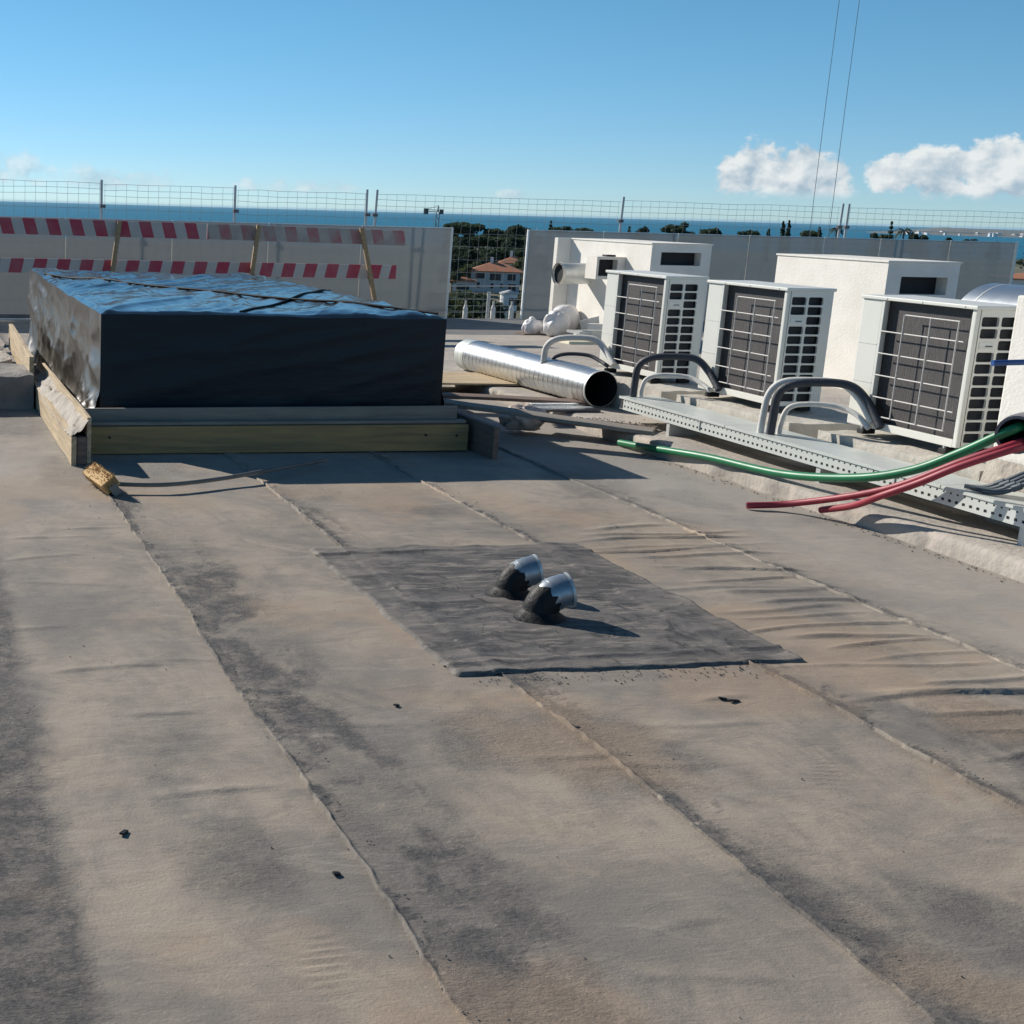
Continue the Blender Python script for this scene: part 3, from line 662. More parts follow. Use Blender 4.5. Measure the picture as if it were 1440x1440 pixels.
# ================================================================ timber frame
t = thing('formwork', (2.5, 10.5, 0), 'formwork timber frame of yellow and grey boards round the black box', 'formwork')
o = add_board('front_board', (1.10, 8.86, .098), (3.88, 8.87, .104), .185, .030, M['wood_yellow'], t); o['label'] = 'yellow formwork board along the front'
add_board('front_rail', (1.12, 8.91, .205), (3.87, 8.92, .212), .022, .075, M['wood_grey'], t)
add_board('inner_board', (1.16, 8.99, .21), (3.84, 9.00, .225), .17, .028, M['wood_grey'], t)
o = add_board('side_board', (3.955, 8.55, .115), (3.945, 9.35, .115), .225, .040, M['wood_brown'], t, warp=.004); o['label'] = 'short dark brown board end'
add_board('side_board', (3.93, 9.36, .115), (3.93, 14.6, .115), .20, .035, M['wood_grey'], t)
add_board('outer_board', (1.035, 8.46, .10), (1.035, 11.45, .10), .19, .034, M['wood_pale'], t, warp=.005)
add_board('inner_side_board', (1.135, 8.50, .16), (1.135, 11.5, .16), .30, .028, M['wood_pale'], t, warp=.003)
add_board('outer_board', (1.0, 11.1, .27), (1.06, 14.2, .27), .26, .04, M['wood_pale'], t, warp=.004)
# mortar packed between the two left boards
MB().box((1.053, 8.485, .003), (1.120, 8.60, .185)).build('end_filler', M['wood_brown'], t, bevel=.012)
ys = np.linspace(8.47, 11.4, 120); us = np.linspace(0, 1, 14); Yg, Ug = np.meshgrid(ys, us, indexing='ij')
Xg = 1.012+Ug*.115; Zg = .165 + .10*Ug + .085*(fbm(Yg*3, Ug*2, 51, 4)-.40) + .03*(fbm(Yg*18, Ug*6, 53, 4)-.5)
MB().grid(np.stack([Xg, Yg, Zg], 2)).build('mortar_fill', M['mortar'], t)
for x, z in ((1.32, .12), (3.56, .125), (3.79, .12)):
    MB().tube([(x, 8.842, z), (x, 8.850, z)], .009, 8).build('nail_hole', M['black_void'], t)

# ---------------------------------------------------------------- things left of the box
def rough_block(name, x0, x1, y0, y1, z1, m, label, cat, seed, amp=.02):
    b = MB(); xs = np.linspace(x0, x1, 26); ys = np.linspace(y0, y1, 26); Yg, Xg = np.meshgrid(ys, xs, indexing='ij')
    Zg = z1 + amp*2*(fbm(Xg*5, Yg*5, seed, 4)-.5); b.grid(np.stack([Xg, Yg, Zg], 2))
    for (P0, P1, fl) in (((x0, y0), (x1, y0), False), ((x1, y0), (x1, y1), False), ((x1, y1), (x0, y1), False), ((x0, y1), (x0, y0), False)):
        n = 26; tt = np.linspace(0, 1, n); vv = np.linspace(0, 1, 12); Vg, Tg = np.meshgrid(vv, tt, indexing='ij')
        Xs = P0[0]+(P1[0]-P0[0])*Tg; Ys = P0[1]+(P1[1]-P0[1])*Tg; top = z1 + amp*2*(fbm(Xs*5, Ys*5, seed, 4)-.5)
        nx, ny = (P1[1]-P0[1]), -(P1[0]-P0[0]); l = math.hypot(nx, ny); off = amp*.9*(fbm(Xs*4+Ys*3, Vg*3, seed+3, 4)-.5)*sst(np.minimum(np.minimum(Tg, 1-Tg), (1-Vg)), 0, .12)
        b.grid(np.stack([Xs+nx/l*off, Ys+ny/l*off, Vg*top], 2))
    return tag(b.build(name, m), label, cat)
rough_block('concrete_stub', .25, 1.00, 10.9, 11.75, .27, M['concrete_dark'], 'rough grey concrete stub beside the left timber board', 'concrete stub', 61, .03)
rough_block('rubble_heap', .45, .93, 12.3, 13.6, .22, M['mortar'], 'low heap of pinkish mortar rubble behind the concrete stub', 'rubble', 67, .06)
o = MB().tube([(.55, 14.3, .42), (1.27, 14.25, .43)], .018, 10).build('metal_tube', M['galv_dull']); tag(o, 'short pale metal tube lying level behind the wrapped box', 'tube')
MB_ = MB().box((.6, 14.2, 0), (.9, 14.5, .40)); tag(MB_.build('concrete_pier', M['concrete_dark'], bevel=.01), 'small grey concrete pier under the pale metal tube', 'pier')

# ================================================================ broom
t = thing('broom', (1.10, 7.75, 0), 'push broom with brown bristles and bent grey handle lying by the timber frame', 'broom')
R = Matrix.Rotation(math.radians(7), 3, 'Z')
MB().obox((1.13, 7.72, .045), (.026, .22, .034), Matrix.Rotation(math.radians(8), 3, 'Z') @ Matrix.Rotation(math.radians(-35), 3, 'Y')).build('broom_block', M['wood_grey'], t, bevel=.006)
b = MB(); rb = random.Random(9); Rz = Matrix.Rotation(math.radians(8), 3, 'Z')
for i in range(1500):
    v = rb.uniform(-.215, .215); w = rb.uniform(-.05, .05)
    p0 = Vector((1.118, 7.72, .055)) + Rz @ Vector((w*.6, v, w*.7))
    d = Rz @ Vector((-.036+rb.gauss(0, .012), rb.gauss(0, .010), .048+rb.gauss(0, .008)))
    s = Vector((rb.uniform(-1, 1), rb.uniform(-1, 1), rb.uniform(-.5, .5))).normalized()*.0032
    b.add([p0-s, p0+s, p0+d*.86+s*.6, p0+d*.86-s*.6], [(0,1,2,3)])
o = b.build('bristles', M['bristle'], t)
MB().obox((1.106, 7.722, .072), (.050, .21, .034), Rz @ Matrix.Rotation(math.radians(-38), 3, 'Y')).build('bristle_bed', M['bristle'], t, bevel=.008)
hp = smoothpath([(1.14, 7.66, .065), (1.22, 7.62, .055), (1.49, 7.62, .05), (1.82, 7.76, .05), (2.13, 7.94, .055), (2.68, 8.36, .045)], 6)
MB().tube(hp, .0135, 10).build('handle', M['broom_handle'], t)
MB().tube(hp[:4], .019, 10).build('socket', M['wood_grey'], t)

# ================================================================ cable tray
t = thing('cable_tray', (5.6, 6.5, .1), 'perforated galvanised cable tray with lid running past the air units', 'cable tray')
y0, y1 = 2.2, 9.62; L_ = y1-y0; pitch = .05; holes = []
nh = int((L_-.04)/pitch)
for i in range(nh):
    a = .02+i*pitch
    holes.append((a, a+.020, .020, .032)); holes.append((a+.004, a+.016, .058, .066))
def tray_side(xp, outn, hs):
    b = MB(); holed_panel(b, (xp, y0, .195), (0,1,0), (0,0,1), (outn,0,0), L_, .095, hs, .012, .1); return b
hs_near = [h for h in holes]
# split rows so that the panel grid stays small
def perforated_strip(xp, zlo, h, rows):
    b = MB()
    for i in range(nh):
        holed_panel(b, (xp, y0+.02+i*pitch-.01, zlo), (0,1,0), (0,0,1), (-1,0,0), pitch, h, [(.012, .034, .020, .036), (.015, .029, .064, .074)], .006, .1)
    return b
b = perforated_strip(5.45, .195, .095, 2); b.build('perforated_side', M['galv_tray'], t)
MB().box((5.453, y0, .197), (5.745, y1-.002, .200)).box((5.745, y0, .195), (5.748, y1, .285)).build('tray_bottom', M['galv_tray'], t)
MB().box((5.4535, y0+.01, .2005), (5.457, y1-.01, .288)).build('tray_inner_shade', M['black_void'], t)  # black sheet stands in for the shade inside the tray
yy = y0; 
for ln in (2.0, 2.0, 2.0, 1.42):
    MB().box((5.444, yy+.004, .290), (5.754, yy+ln-.004, .294)).box((5.4405, yy+.004, .278), (5.4435, yy+ln-.004, .2935)).build('tray_lid', M['galv_tray'], t); yy += ln
for y in (2.9, 4.4, 5.62, 7.2, 8.9):
    MB().box((5.46, y, .098), (5.74, y+.04, .193)).build('support_foot', M['galv_dull'], t)
for y in (4.62, 6.55, 8.5):
    MB().box((5.443, y, .21), (5.4485, y+.012, .275)).build('joint_plate', M['galv_dull'], t)

# ================================================================ outdoor air units
UX, UH, UD, UL = 5.95, .82, .36, .95
UZ = .385
CO0, CO1 = .035, .755
def air_unit():
    Y0 = 9.97; t = thing('air_unit', (UX, Y0, UZ), '', 'air conditioner', 'outdoor air units on concrete pads')
    x0, x1, ya, yb, za, zb = UX, UX+UD, Y0, Y0+UL, UZ, UZ+UH
    # casing shell: far strip, back, right, and corner posts
    MB().box((x0, ya+CO1+.012, za), (x1-.004, yb, zb-.02)).build('end_casing', M['ac_white'], t, bevel=.008)
    for zz in (.28, .52): MB().box((x0-.002, ya+CO1+.02, za+zz), (x0+.004, yb-.008, za+zz+.004)).build('casing_seam', M['wire_coated'], t)
    MB().box((x1-.02, ya+.006, za+.004), (x1, ya+CO1+.010, zb-.022)).build('rear_casing', M['ac_white'], t)
    MB().box((x0+.001, ya+.002, za+.002), (x0+.03, ya+CO0, zb-.02)).build('corner_post', M['ac_white'], t, bevel=.006)
    MB().box((x0-.014, ya-.014, zb-.022), (x1+.008, yb+.01, zb)).build('lid', M['ac_white'], t, bevel=.005)
    MB().box((x0+.002, ya+CO0+.001, za), (x0+.03, ya+CO1+.010, za+.045)).build('base_rail', M['ac_white'], t, bevel=.003)
    MB().box((x0+.045, ya+CO0+.002, za+.01), (x0+.07, ya+CO1+.008, zb-.024)).build('coil', M['ac_coil'], t)
    MB().box((x0+.02, ya+.045, za+.005), (x1-.022, ya+.06, zb-.024)).build('side_coil', M['side_coil'], t)
    MB().box((x0-.004, ya+CO1-.01, za+.01), (x0+.018, ya+CO1+.010, zb-.024)).build('guard_post', M['ac_white'], t, bevel=.003)
    hh = UH-.022
    # near face with two columns of openings
    holes = []
    for r in range(11):
        zt = hh*(1-.052-.084*r); zb_ = zt - hh*.069
        for c in range(2):
            if r == 2 and c == 0: continue
            xa = (.085, .445)[c]*UD; holes.append((xa, xa+.315*UD, zb_, zt))
    b = MB()
    # build row by row to keep the panel free of slivers
    holed_panel(b, (x0+.0305, ya+.001, za+.001), (1,0,0), (0,0,1), (0,-1,0), UD-.032, hh-.002, [(h[0]-.02, h[1]-.02, h[2], h[3]) for h in holes], .016, .09)
    b.build('opening_panel', M['ac_white'], t)
    zt = hh*(1-.052-.084*2)
    MB().box((x0+.045, ya-.002, za+zt-.045), (x0+.14, ya+.0005, za+zt-.008)).build('badge_plate', M['galv_dull'], t)
    MB().box((x0+.085, ya-.0035, za+zt-.034), (x0+.132, ya-.0022, za+zt-.027)).build('badge_print', M['pipe_dark'], t)
    # wire guard
    cl = CO1-CO0; ch = hh-.045
    fx = lambda f: ya+CO1-.012 - f*(cl-.012)
    fz = lambda f: zb-.022 - f*ch
    for f in (.25, .43, .61, .79):
        MB().tube([(x0-.012, fx(0), fz(f)), (x0-.012, fx(.97 if f in (.25, .79) else .90), fz(f))], .0042, 6).build('guard_wire', M['wire_coated'], t)
    MB().tube([(x0-.012, fx(.28), fz(.10)), (x0-.012, fx(.905), fz(.10))], .0042, 6).build('guard_wire', M['wire_coated'], t)
    MB().tube([(x0-.012, fx(0), fz(.945)), (x0-.012, fx(.905), fz(.945))], .0042, 6).build('guard_wire', M['wire_coated'], t)
    for f in (.28, .59, .905):
        MB().tube([(x0-.018, fx(f), fz(.10)), (x0-.018, fx(f), fz(.945))], .0042, 6).build('guard_wire', M['wire_coated'], t)
    for y in (ya+.08, ya+.42, ya+.72):
        MB().tube([(x0-.017, y, zb-.011), (x0-.012, y, zb-.011)], .005, 8).build('screw', M['galv_dull'], t)
    for xx in (x0+.04, x1-.06):
        for y in (ya+.10, yb-.14):
            f = MB().box((xx-.045, y-.03, za-.047), (xx+.045, y+.03, za-.015)).build('rubber_foot', M['rubber'], t, bevel=.006)
            MB().tube([(xx-.03, y, za-.015), (xx-.03, y, za+.004)], .008, 8).build('foot_bolt', M['galv_dull'], f)
    return t
u1 = air_unit(); u1['label'] = 'ivory air conditioner unit beside the spiral duct mouth, farthest along the tray'
u2 = copy_tree(u1, (0, -1.545, .005)); u2['label'] = 'ivory air conditioner unit in the middle of the row of three'
u3 = copy_tree(u1, (0, -3.26, .012)); u3['label'] = 'ivory air conditioner unit beside the blue rod and the hose pipe'

def pad(ya, yb, xa, label, seed):
    o = rough_block('concrete_pad', xa, 6.55, ya, yb, .335, M['pad'], label, 'concrete pad', seed, .014); o['group'] = 'concrete pads under the air units'; return o
pad(9.62, 11.15, 5.80, 'pale concrete pad under the air unit beside the spiral duct', 91)
pad(8.02, 9.40, 5.80, 'pale concrete pad under the middle air unit', 93)
pad(6.34, 7.72, 5.80, 'pale concrete pad under the air unit beside the blue rod', 95)

# insulated pipes from the tray to the units
def pipe(name, pts, r, m, label, group='insulated pipe loops'):
    o = MB().tube(smoothpath(pts, 7), r, 12).build(name, m); return tag(o, label, 'pipe', group)
for dy, dz, nm, main, low in ((0, 0, 'the middle air unit', 'pipe_dark', 'pipe_white'), (-1.74, .03, 'the air unit beside the blue rod', 'pipe_dark', 'pipe_white'), (1.56, -.01, 'the air unit beside the spiral duct', 'pipe_white', 'pipe_dark')):
    cw = {'pipe_dark': 'charcoal', 'pipe_white': 'white'}
    pipe('insulated_pipe', [(5.53, 9.57+dy, .25), (5.53, 9.56+dy, .40), (5.54, 9.55+dy, .53+dz), (5.60, 9.50+dy, .60+dz), (5.73, 9.41+dy, .625+dz), (5.86, 9.30+dy, .62+dz), (5.915, 9.20+dy, .54+dz), (5.93, 9.06+dy, .42)], .027, M[main], 'tall %s insulated pipe loop at %s' % (cw[main], nm))
    pipe('insulated_pipe', [(5.60, 9.575+dy, .25), (5.60, 9.57+dy, .36), (5.63, 9.55+dy, .44+dz), (5.72, 9.48+dy, .475+dz), (5.85, 9.36+dy, .475+dz), (5.90, 9.25+dy, .44+dz), (5.92, 9.15+dy, .40)], .017, M[low], 'low %s insulated pipe loop at %s' % (cw[low], nm))
pipe('insulated_pipe', [(5.505, 7.90, .25), (5.505, 7.89, .40), (5.52, 7.88, .55), (5.58, 7.84, .635), (5.70, 7.74, .66), (5.84, 7.63, .655), (5.90, 7.52, .58), (5.93, 7.40, .44)], .022, M['pipe_white'], 'tall white insulated pipe loop hugging the charcoal one beside the blue rod unit')

# ================================================================ white ventilation blocks
def vent_block(xa, xb, ya, yb, z1, label, hole):
    t = thing('ventilation_block', ((xa+xb)/2, (ya+yb)/2, .09), label, 'ventilation block')
    b = MB(); hx0, hx1, hz0, hz1 = hole
    z0 = .08
    holed_panel(b, (xa, ya, z0), (1,0,0), (0,0,1), (0,-1,0), xb-xa, z1-z0, [(hx0-xa, hx1-xa, hz0-z0, hz1-z0)], .14, .02)
    b.add([(xa,ya,z0),(xa,yb,z0),(xb,yb,z0),(xb,ya,z0),(xa,ya,z1),(xa,yb,z1),(xb,yb,z1),(xb,ya,z1)], [(1,0,4,5),(2,1,5,6),(3,2,6,7),(4,7,6,5)])
    b.build('rendered_wall', M['white_render'], t)
    MB().box((hx0-.01, ya+.141, hz0-.01), (hx1+.01, ya+.15, hz1+.01)).build('vent_opening', M['black_void'], t)
    MB().box((xa-.012, ya-.012, z1+.0005), (xb+.012, yb+.012, z1+.018)).build('coping', M['white_render'], t, bevel=.004)
    return t
b1 = vent_block(8.8, 9.59, 15.14, 17.2, 1.345, 'white rendered ventilation block with a round duct stub on its side', (8.93, 9.46, 1.10, 1.255))
b2 = vent_block(8.8, 9.55, 11.06, 12.7, 1.315, 'white rendered ventilation block standing between the middle air unit and the blue rod unit', (8.95, 9.44, 1.03, 1.19))
MB().box((8.60, 17.19, .08), (8.797, 17.28, 1.362)).build('shading_fin', M['white_render'], b1)  # fin added to throw the diagonal shade onto the block's side
# round duct stub
t = thing('duct_stub', (8.55, 16.6, .92), 'short round metal duct stub with a dark mouth on the white block', 'duct')
b = MB().tube([(8.32, 16.55, .915), (8.80, 16.62, .92)], .135, 28, caps=False); b.build('duct_body', M['galv_dull'], t)
MB().tube([(8.318, 16.55, .915), (8.345, 16.552, .915)], .147, 28, caps=False).tube([(8.345, 16.552, .915), (8.318, 16.55, .915)], .128, 28, caps=False).build('rim', M['white_paint'], t)
MB().tube([(8.36, 16.556, .915), (8.365, 16.557, .915)], .133, 28).build('mouth', M['black_void'], t)
# rectangular hood
t = thing('duct_hood', (8.6, 15.75, 1.02), 'white box hood with a square dark opening on the ventilation block', 'duct hood')
b = MB(); holed_panel(b, (8.42, 15.72, .90), (1,0,0), (0,0,1), (0,-1,0), .34, .26, [(.02, .27, .03, .235)], .12, .02); b.box((8.42, 15.845, .90), (8.76, 16.0, 1.16)); b.build('hood_body', M['white_paint'], t)
MB().box((8.43, 15.842, .92), (8.72, 15.8445, 1.14)).build('opening', M['black_void'], t)
MB().box((8.42, 15.722, 1.1602), (8.76, 16.0, 1.168)).box((8.42, 15.722, .892), (8.76, 16.0, .8998)).box((8.412, 15.722, .892), (8.4198, 16.0, 1.168)).box((8.7602, 15.722, .892), (8.797, 16.0, 1.168)).build('hood_skin', M['white_paint'], t)
MB().box((8.58, 15.80, 1.169), (8.70, 15.92, 1.19)).build('hood_cap', M['rubber'], t)

# ================================================================ white pillar at the right with hose pipe
t = thing('white_pillar', (6.2, 5.2, .1), 'white rendered pillar with a rough unrendered foot at the hose pipe', 'pillar')
MB().box((5.80, 3.6, .42), (6.6, 6.28, 1.305)).build('rendered_wall', M['white_render'], t, bevel=.01)
ys = np.linspace(3.6, 6.30, 90); zs = np.linspace(0, 1, 14); Zg, Yg = np.meshgrid(zs, ys, indexing='ij')
Xf = 5.79 - .05*(1-Zg)**1.2 + .05*(fbm(Yg*5, Zg*3, 7, 4)-.5); b = MB().grid(np.stack([Xf, Yg, .09+Zg*.34], 2), flip=True)
b.box((5.81, 3.62, .09), (6.58, 6.29, .419)); b.build('rough_foot', M['mortar'], t)
t = thing('hose_pipe', (5.55, 5.8, .5), 'wide grey plastic pipe mouth holding the green and red hoses', 'pipe')
pp = smoothpath([(5.485, 5.80, .635), (5.56, 5.855, .645), (5.65, 5.91, .645), (5.74, 5.96, .635), (5.84, 6.0, .62)], 6)
MB().tube(pp, .092, 26, caps=False).build('pipe_wall', M['pvc'], t)
MB().tube([p for p in reversed(pp)], .084, 26, caps=False).build('pipe_bore', M['duct_inside'], t)
d = (pp[0]-pp[1]).normalized(); MB().tube([pp[0]+d*.002, pp[0]-d*.05], .099, 26, caps=False).tube([pp[0]+d*.002, pp[0]+d*.0025], [.099, .084], 26, caps=False).build('socket_rim', M['pvc'], t)
def hose(name, pts, r, m, label, cat='hose'):
    P = smoothpath(pts, 9); t = thing(name, P[0], label, cat)
    MB().tube(P, r, 14, caps=False).build('hose_wall', m, t); MB().tube(P[:3], [r*.72]*3, 12).build('hose_bore', M['black_void'], t)
    d = (P[0]-P[1]).normalized(); MB().tube([P[0], P[0]+d*.0006], [r, r*.72], 14, caps=False).build('cut_end', m, t)
    return t
hose('green_hose', [(5.158, 9.038, .028), (5.165, 8.75, .05), (5.19, 8.40, .08), (5.22, 7.969, .112), (5.25, 7.264, .145), (5.28, 6.676, .239), (5.33, 6.306, .353), (5.40, 6.056, .496), (5.48, 5.835, .655), (5.60, 5.88, .672)], .0255, M['green'], 'green corrugated hose drooping from the grey pipe to the plinth edge')
hose('red_hose', [(4.82, 6.957, .022), (5.02, 6.86, .05), (5.15, 6.491, .177), (5.22, 6.212, .299), (5.32, 5.956, .467), (5.47, 5.80, .585), (5.62, 5.87, .60)], .0195, M['red'], 'longer red hose with its end resting on the membrane')
hose('red_hose', [(5.132, 6.715, .045), (5.125, 6.45, .13), (5.12, 6.236, .233), (5.19, 6.07, .335), (5.28, 5.908, .455), (5.45, 5.765, .570), (5.62, 5.84, .575)], .0195, M['red'], 'shorter red hose lying against the longer red hose')
tag(MB().tube([(5.33, 5.86, .99), (5.60, 5.82, 1.003), (5.83, 5.79, 1.01)], .0145, 14).build('blue_rod', M['blue']), 'short blue plastic rod sticking out of the white pillar', 'rod')
for i in range(4):
    o_ = .034*i
    P = smoothpath([(5.50, 6.10-o_*1.2, .309), (5.55, 6.03-o_*1.2, .315), (5.60, 5.95-o_*1.1, .365), (5.68, 5.88-o_, .43), (5.80, 5.82-o_, .46)], 7)
    t = thing('conduit', P[0], 'slate grey conduit curving onto the tray lid below the white pillar', 'conduit', 'grey conduits on the tray')
    MB().tube(P, .0125, 10).build('conduit_tube', M['conduit'], t)
    MB().tube(P[11:15], .018, 10).build('coupler', M['conduit'], t)

# galvanised half duct behind the third unit
t = thing('round_duct', (7.32, 7.9, .1), 'wide shiny galvanised duct section behind the air unit beside the blue rod', 'duct')
MB().tube([(7.32, 8.14, .965), (7.32, 7.60, .965)], .315, 48, caps=False).build('duct_wall', M['galv'], t)
MB().tube([(7.32, 7.63, .965), (7.32, 7.635, .965)], .309, 40).build('duct_end', M['duct_inside'], t)
MB().tube([(7.32, 8.13, .965), (7.32, 8.135, .965)], .309, 40).build('duct_end', M['galv_dull'], t)
MB().tube([(7.32, 8.02, .965), (7.32, 8.01, .965)], .318, 48, caps=False).build('duct_seam', M['galv_dull'], t)
for y_ in (7.68, 8.02): MB().box((7.10, y_, .095), (7.54, y_+.05, .70)).build('stand', M['galv_dull'], t)

# ================================================================ spiral duct
DR = .152
DA = Vector((5.565, 12.86, .258)); DB = Vector((5.64, 10.27, .258))
t = thing('spiral_duct', (5.75, 11.7, .1), 'long spiral-wound galvanised duct lying across the planks', 'duct')
ax = (DB-DA).normalized(); Ln = (DB-DA).length
nl = 420; na = 44
s_ = np.linspace(0, Ln, nl); th = np.linspace(0, 2*math.pi, na); S, T = np.meshgrid(s_, th, indexing='ij')
ph = (S/.085 + T/(2*math.pi)) % 1.0
Rr = DR + .0042*np.exp(-((ph-.5)/.07)**2) + .0035*(fbm(S*2.5, np.cos(T)*1.2+np.sin(T)*.7, 5, 3)-.5)
side = Vector((0,0,1)).cross(ax).normalized(); upv = ax.cross(side)
Pd = np.array(DA)[None, None] + S[..., None]*np.array(ax) + (Rr*np.cos(T))[..., None]*np.array(side) + (Rr*np.sin(T))[..., None]*np.array(upv)
MB().grid(Pd).build('duct_wall', M['galv'], t)
MB().tube([DB-ax*.002, DB-ax*1.2], DR*.975, 40, caps=False).build('duct_bore', M['duct_inside'], t)
MB().tube([DB-ax*1.2, DB-ax*1.21], DR*.97, 40).build('dark_inside', M['black_void'], t)
MB().tube([DB-ax*.02, DB], [DR*1.012]*2, 40, caps=False).tube([DB, DB+ax*.001], [DR*1.012, DR*.975], 40, caps=False).build('cut_rim', M['galv_dull'], t)
MB().tube([DA, DA+ax*.20], [DR*1.02, DR*1.02], 40, caps=False).tube([DA-ax*.001, DA], [.01, DR*1.02], 40, caps=False).build('end_collar', M['galv_tray'], t)

# ================================================================ planks, sheets and litter round the duct
def loose(name, *a, label, cat, group=None, **k):
    o = add_board(name, *a, **k); return tag(o, label, cat, group)
loose('timber_plank', (3.98, 9.62, .245), (5.22, 8.70, .165), .20, .028, M['wood_grey'], upv=(.59, .81, 0), label='long grey plank reaching from the timber frame onto the plinth', cat='plank', warp=.003)
loose('timber_plank', (4.35, 10.82, .135), (5.62, 10.42, .125), .20, .026, M['wood_brown'], upv=(.3, .95, 0), label='brown plank under the mouth of the spiral duct', cat='plank', warp=.003)
loose('plywood_sheet', (4.4, 12.1, .118), (5.6, 12.0, .118), .85, .018, M['wood_pale'], upv=(0, 1, 0), label='thin dusty plywood sheet lying beside the spiral duct', cat='plywood')
loose('timber_plank', (4.75, 9.72, .118), (5.42, 9.05, .118), .30, .022, M['wood_brown'], upv=(.7, .7, 0), label='short plank strewn with gravel at the plinth edge', cat='plank')
rg = random.Random(21); pts = []
for i in range(260):
    tt = rg.random(); s = rg.gauss(0, .10)
    pts.append((4.85+.62*tt+s*.7, 9.66-.60*tt+s*.7, .134, rg.uniform(.004, .011)))
gravel('gravel', pts, 'grey gravel spilled on the short plank', 'gravel', M['grit'])
for i in range(4):
    y = 10.02+.085*i
    tag(MB().box((4.95+.03*i, y, .105+.002*i), (5.52-.02*i, y+.055, .128+.002*i)).build('steel_strip', M['galv_dull'] if i % 2 else M['duct_inside'], bevel=.003), 'flat steel strip lying beside the plastic package', 'steel strip', 'steel strips by the duct')
def lump(name, c, r, m, label, cat, seed, group=None, amp=.25):
    b = MB(); u = np.linspace(0, 2*math.pi, 40); v = np.linspace(0.001, math.pi-.001, 24); V, U = np.meshgrid(v, u, indexing='ij')
    dx, dy, dz = np.sin(V)*np.cos(U), np.sin(V)*np.sin(U), np.cos(V)
    k = 1 + amp*(fbm(dx*2.2+5+dz, dy*2.2+dz*1.7+5, seed, 4)-.5)*2 + amp*.5*(ridged(dx*3+dz*2+9, dy*3+9-dz, seed+7, 2)-.5)
    b.grid(np.stack([c[0]+r[0]*dx*k, c[1]+r[1]*dy*k, np.maximum(c[2]+r[2]*dz*k, c[2]-r[2]*.8)], 2), flip=True)
    return tag(b.build(name, m), label, cat, group)
lump('plastic_package', (4.66, 9.62, .11), (.17, .13, .10), M['package'], 'crumpled plastic package beside the long grey plank', 'package', 5, amp=.5)
# rubbish heap by the far white block
lump('plastic_bag', (8.20, 16.92, .19), (.13, .12, .12), M['bag'], 'small white plastic bag on a board near the glass opening', 'bag', 11)
lump('plastic_bag', (8.36, 16.55, .25), (.17, .15, .18), M['bag'], 'large greyish white plastic bag leaning on the rubbish pile', 'bag', 12)
lump('plastic_bag', (8.62, 16.82, .30), (.20, .16, .20), M['bag'], 'rounded white sack on top of the rubbish pile', 'bag', 13, amp=.12)
for p0, p1, w, th, lb in (((8.66, 16.45, .26), (9.0, 16.1, .42), .12, .06, 'white board sloping up against the ventilation block'), ((8.62, 16.15, .24), (8.86, 15.8, .26), .14, .07, 'white board lying on the grey rubbish'), ((8.45, 16.0, .16), (8.78, 15.72, .18), .16, .05, 'white board end at the bottom of the rubbish pile')):
    loose('white_board', p0, p1, w, th, M['white_paint'], label=lb, cat='board', group='white boards in the rubbish pile')
t = thing('plastic_crate', (8.55, 16.0, .1), 'grey plastic crate with dark gaps under the white boards', 'crate')
b = MB().box((8.36, 15.9, .19), (8.74, 16.25, .22)); b.build('crate_top', M['post'], t)
for x in (8.37, 8.48, 8.59, 8.70): MB().box((x, 15.91, .1), (x+.03, 15.94, .189)).build('crate_leg', M['post'], t)
tag(MB().box((8.05, 15.55, .096), (8.52, 15.95, .135)).build('foam_slab', M['foam'], bevel=.006), 'pale yellow foam slab lying before the crate', 'foam slab')
tag(MB().box((8.02, 16.75, .096), (8.34, 17.05, .112)).build('wood_offcut', M['wood_brown'], bevel=.003), 'brown wood offcut under the small white bag', 'offcut')
t = thing('gas_bottle', (8.62, 15.45, .1), 'slim metal cylinder standing by the ventilation block', 'cylinder')
MB().tube([(8.62, 15.45, .1), (8.62, 15.45, .36), (8.62, 15.45, .40)], [.05, .05, .03], 16).build('cylinder_body', M['zinc'], t)
MB().tube([(8.62, 15.45, .40), (8.62, 15.45, .45)], .025, 12).build('valve', M['galv_dull'], t)

# ================================================================ glass balustrade
GZ0, GZ1, GY = .07, 1.42, 19.5
def glass_panel(xa, xb, label, edge=()):
    t = thing('glass_balustrade', ((xa+xb)/2, GY, GZ0), label, 'glass balustrade', 'dusty glass balustrade panels')
    MB().box((xa+.006, GY, GZ0+.002), (xb-.006, GY+.014, GZ1)).build('pane', M['glass'], t)
    MB().box((xa+.006, GY-.004, GZ1+.0005), (xb-.006, GY+.018, GZ1+.012)).build('top_trim', M['galv_dull'], t)
    for e in edge:
        MB().box((e-.012, GY-.012, GZ0+.001), (e+.012, GY+.026, GZ1+.013)).build('edge_trim', M['glass_edge'], t)
    return t
GL = [(-.75, .70, 'dusty glass panel past the plain end of the striped barrier'), (.70, 2.23, 'dusty glass panel behind clean stripes only, without a strut'), (2.23, 3.77, 'dusty glass panel crossed by the first leaning strut'),
      (3.77, 5.20, 'dusty glass panel crossed by the middle strut'), (5.20, 6.62, 'dusty glass panel crossed by the strut that leans the other way'), (6.62, 8.06, 'dusty glass panel ending at the bare edge of the opening'),
      (9.25, 10.5, 'dusty glass panel with the white edge trim beside the opening'), (10.5, 11.75, 'dusty glass panel in front of the single leaning fence post'), (11.75, 12.98, 'dusty glass panel behind the vent slot of the duct stub block'),
      (12.98, 14.30, 'dusty glass panel between the two ventilation blocks'), (14.30, 15.31, 'narrow dusty glass panel in front of the paired fence posts'), (15.31, 16.59, 'smeared glass panel just past the paired fence posts'), (16.59, 17.85, 'smeared glass panel at the open end of the balustrade')]
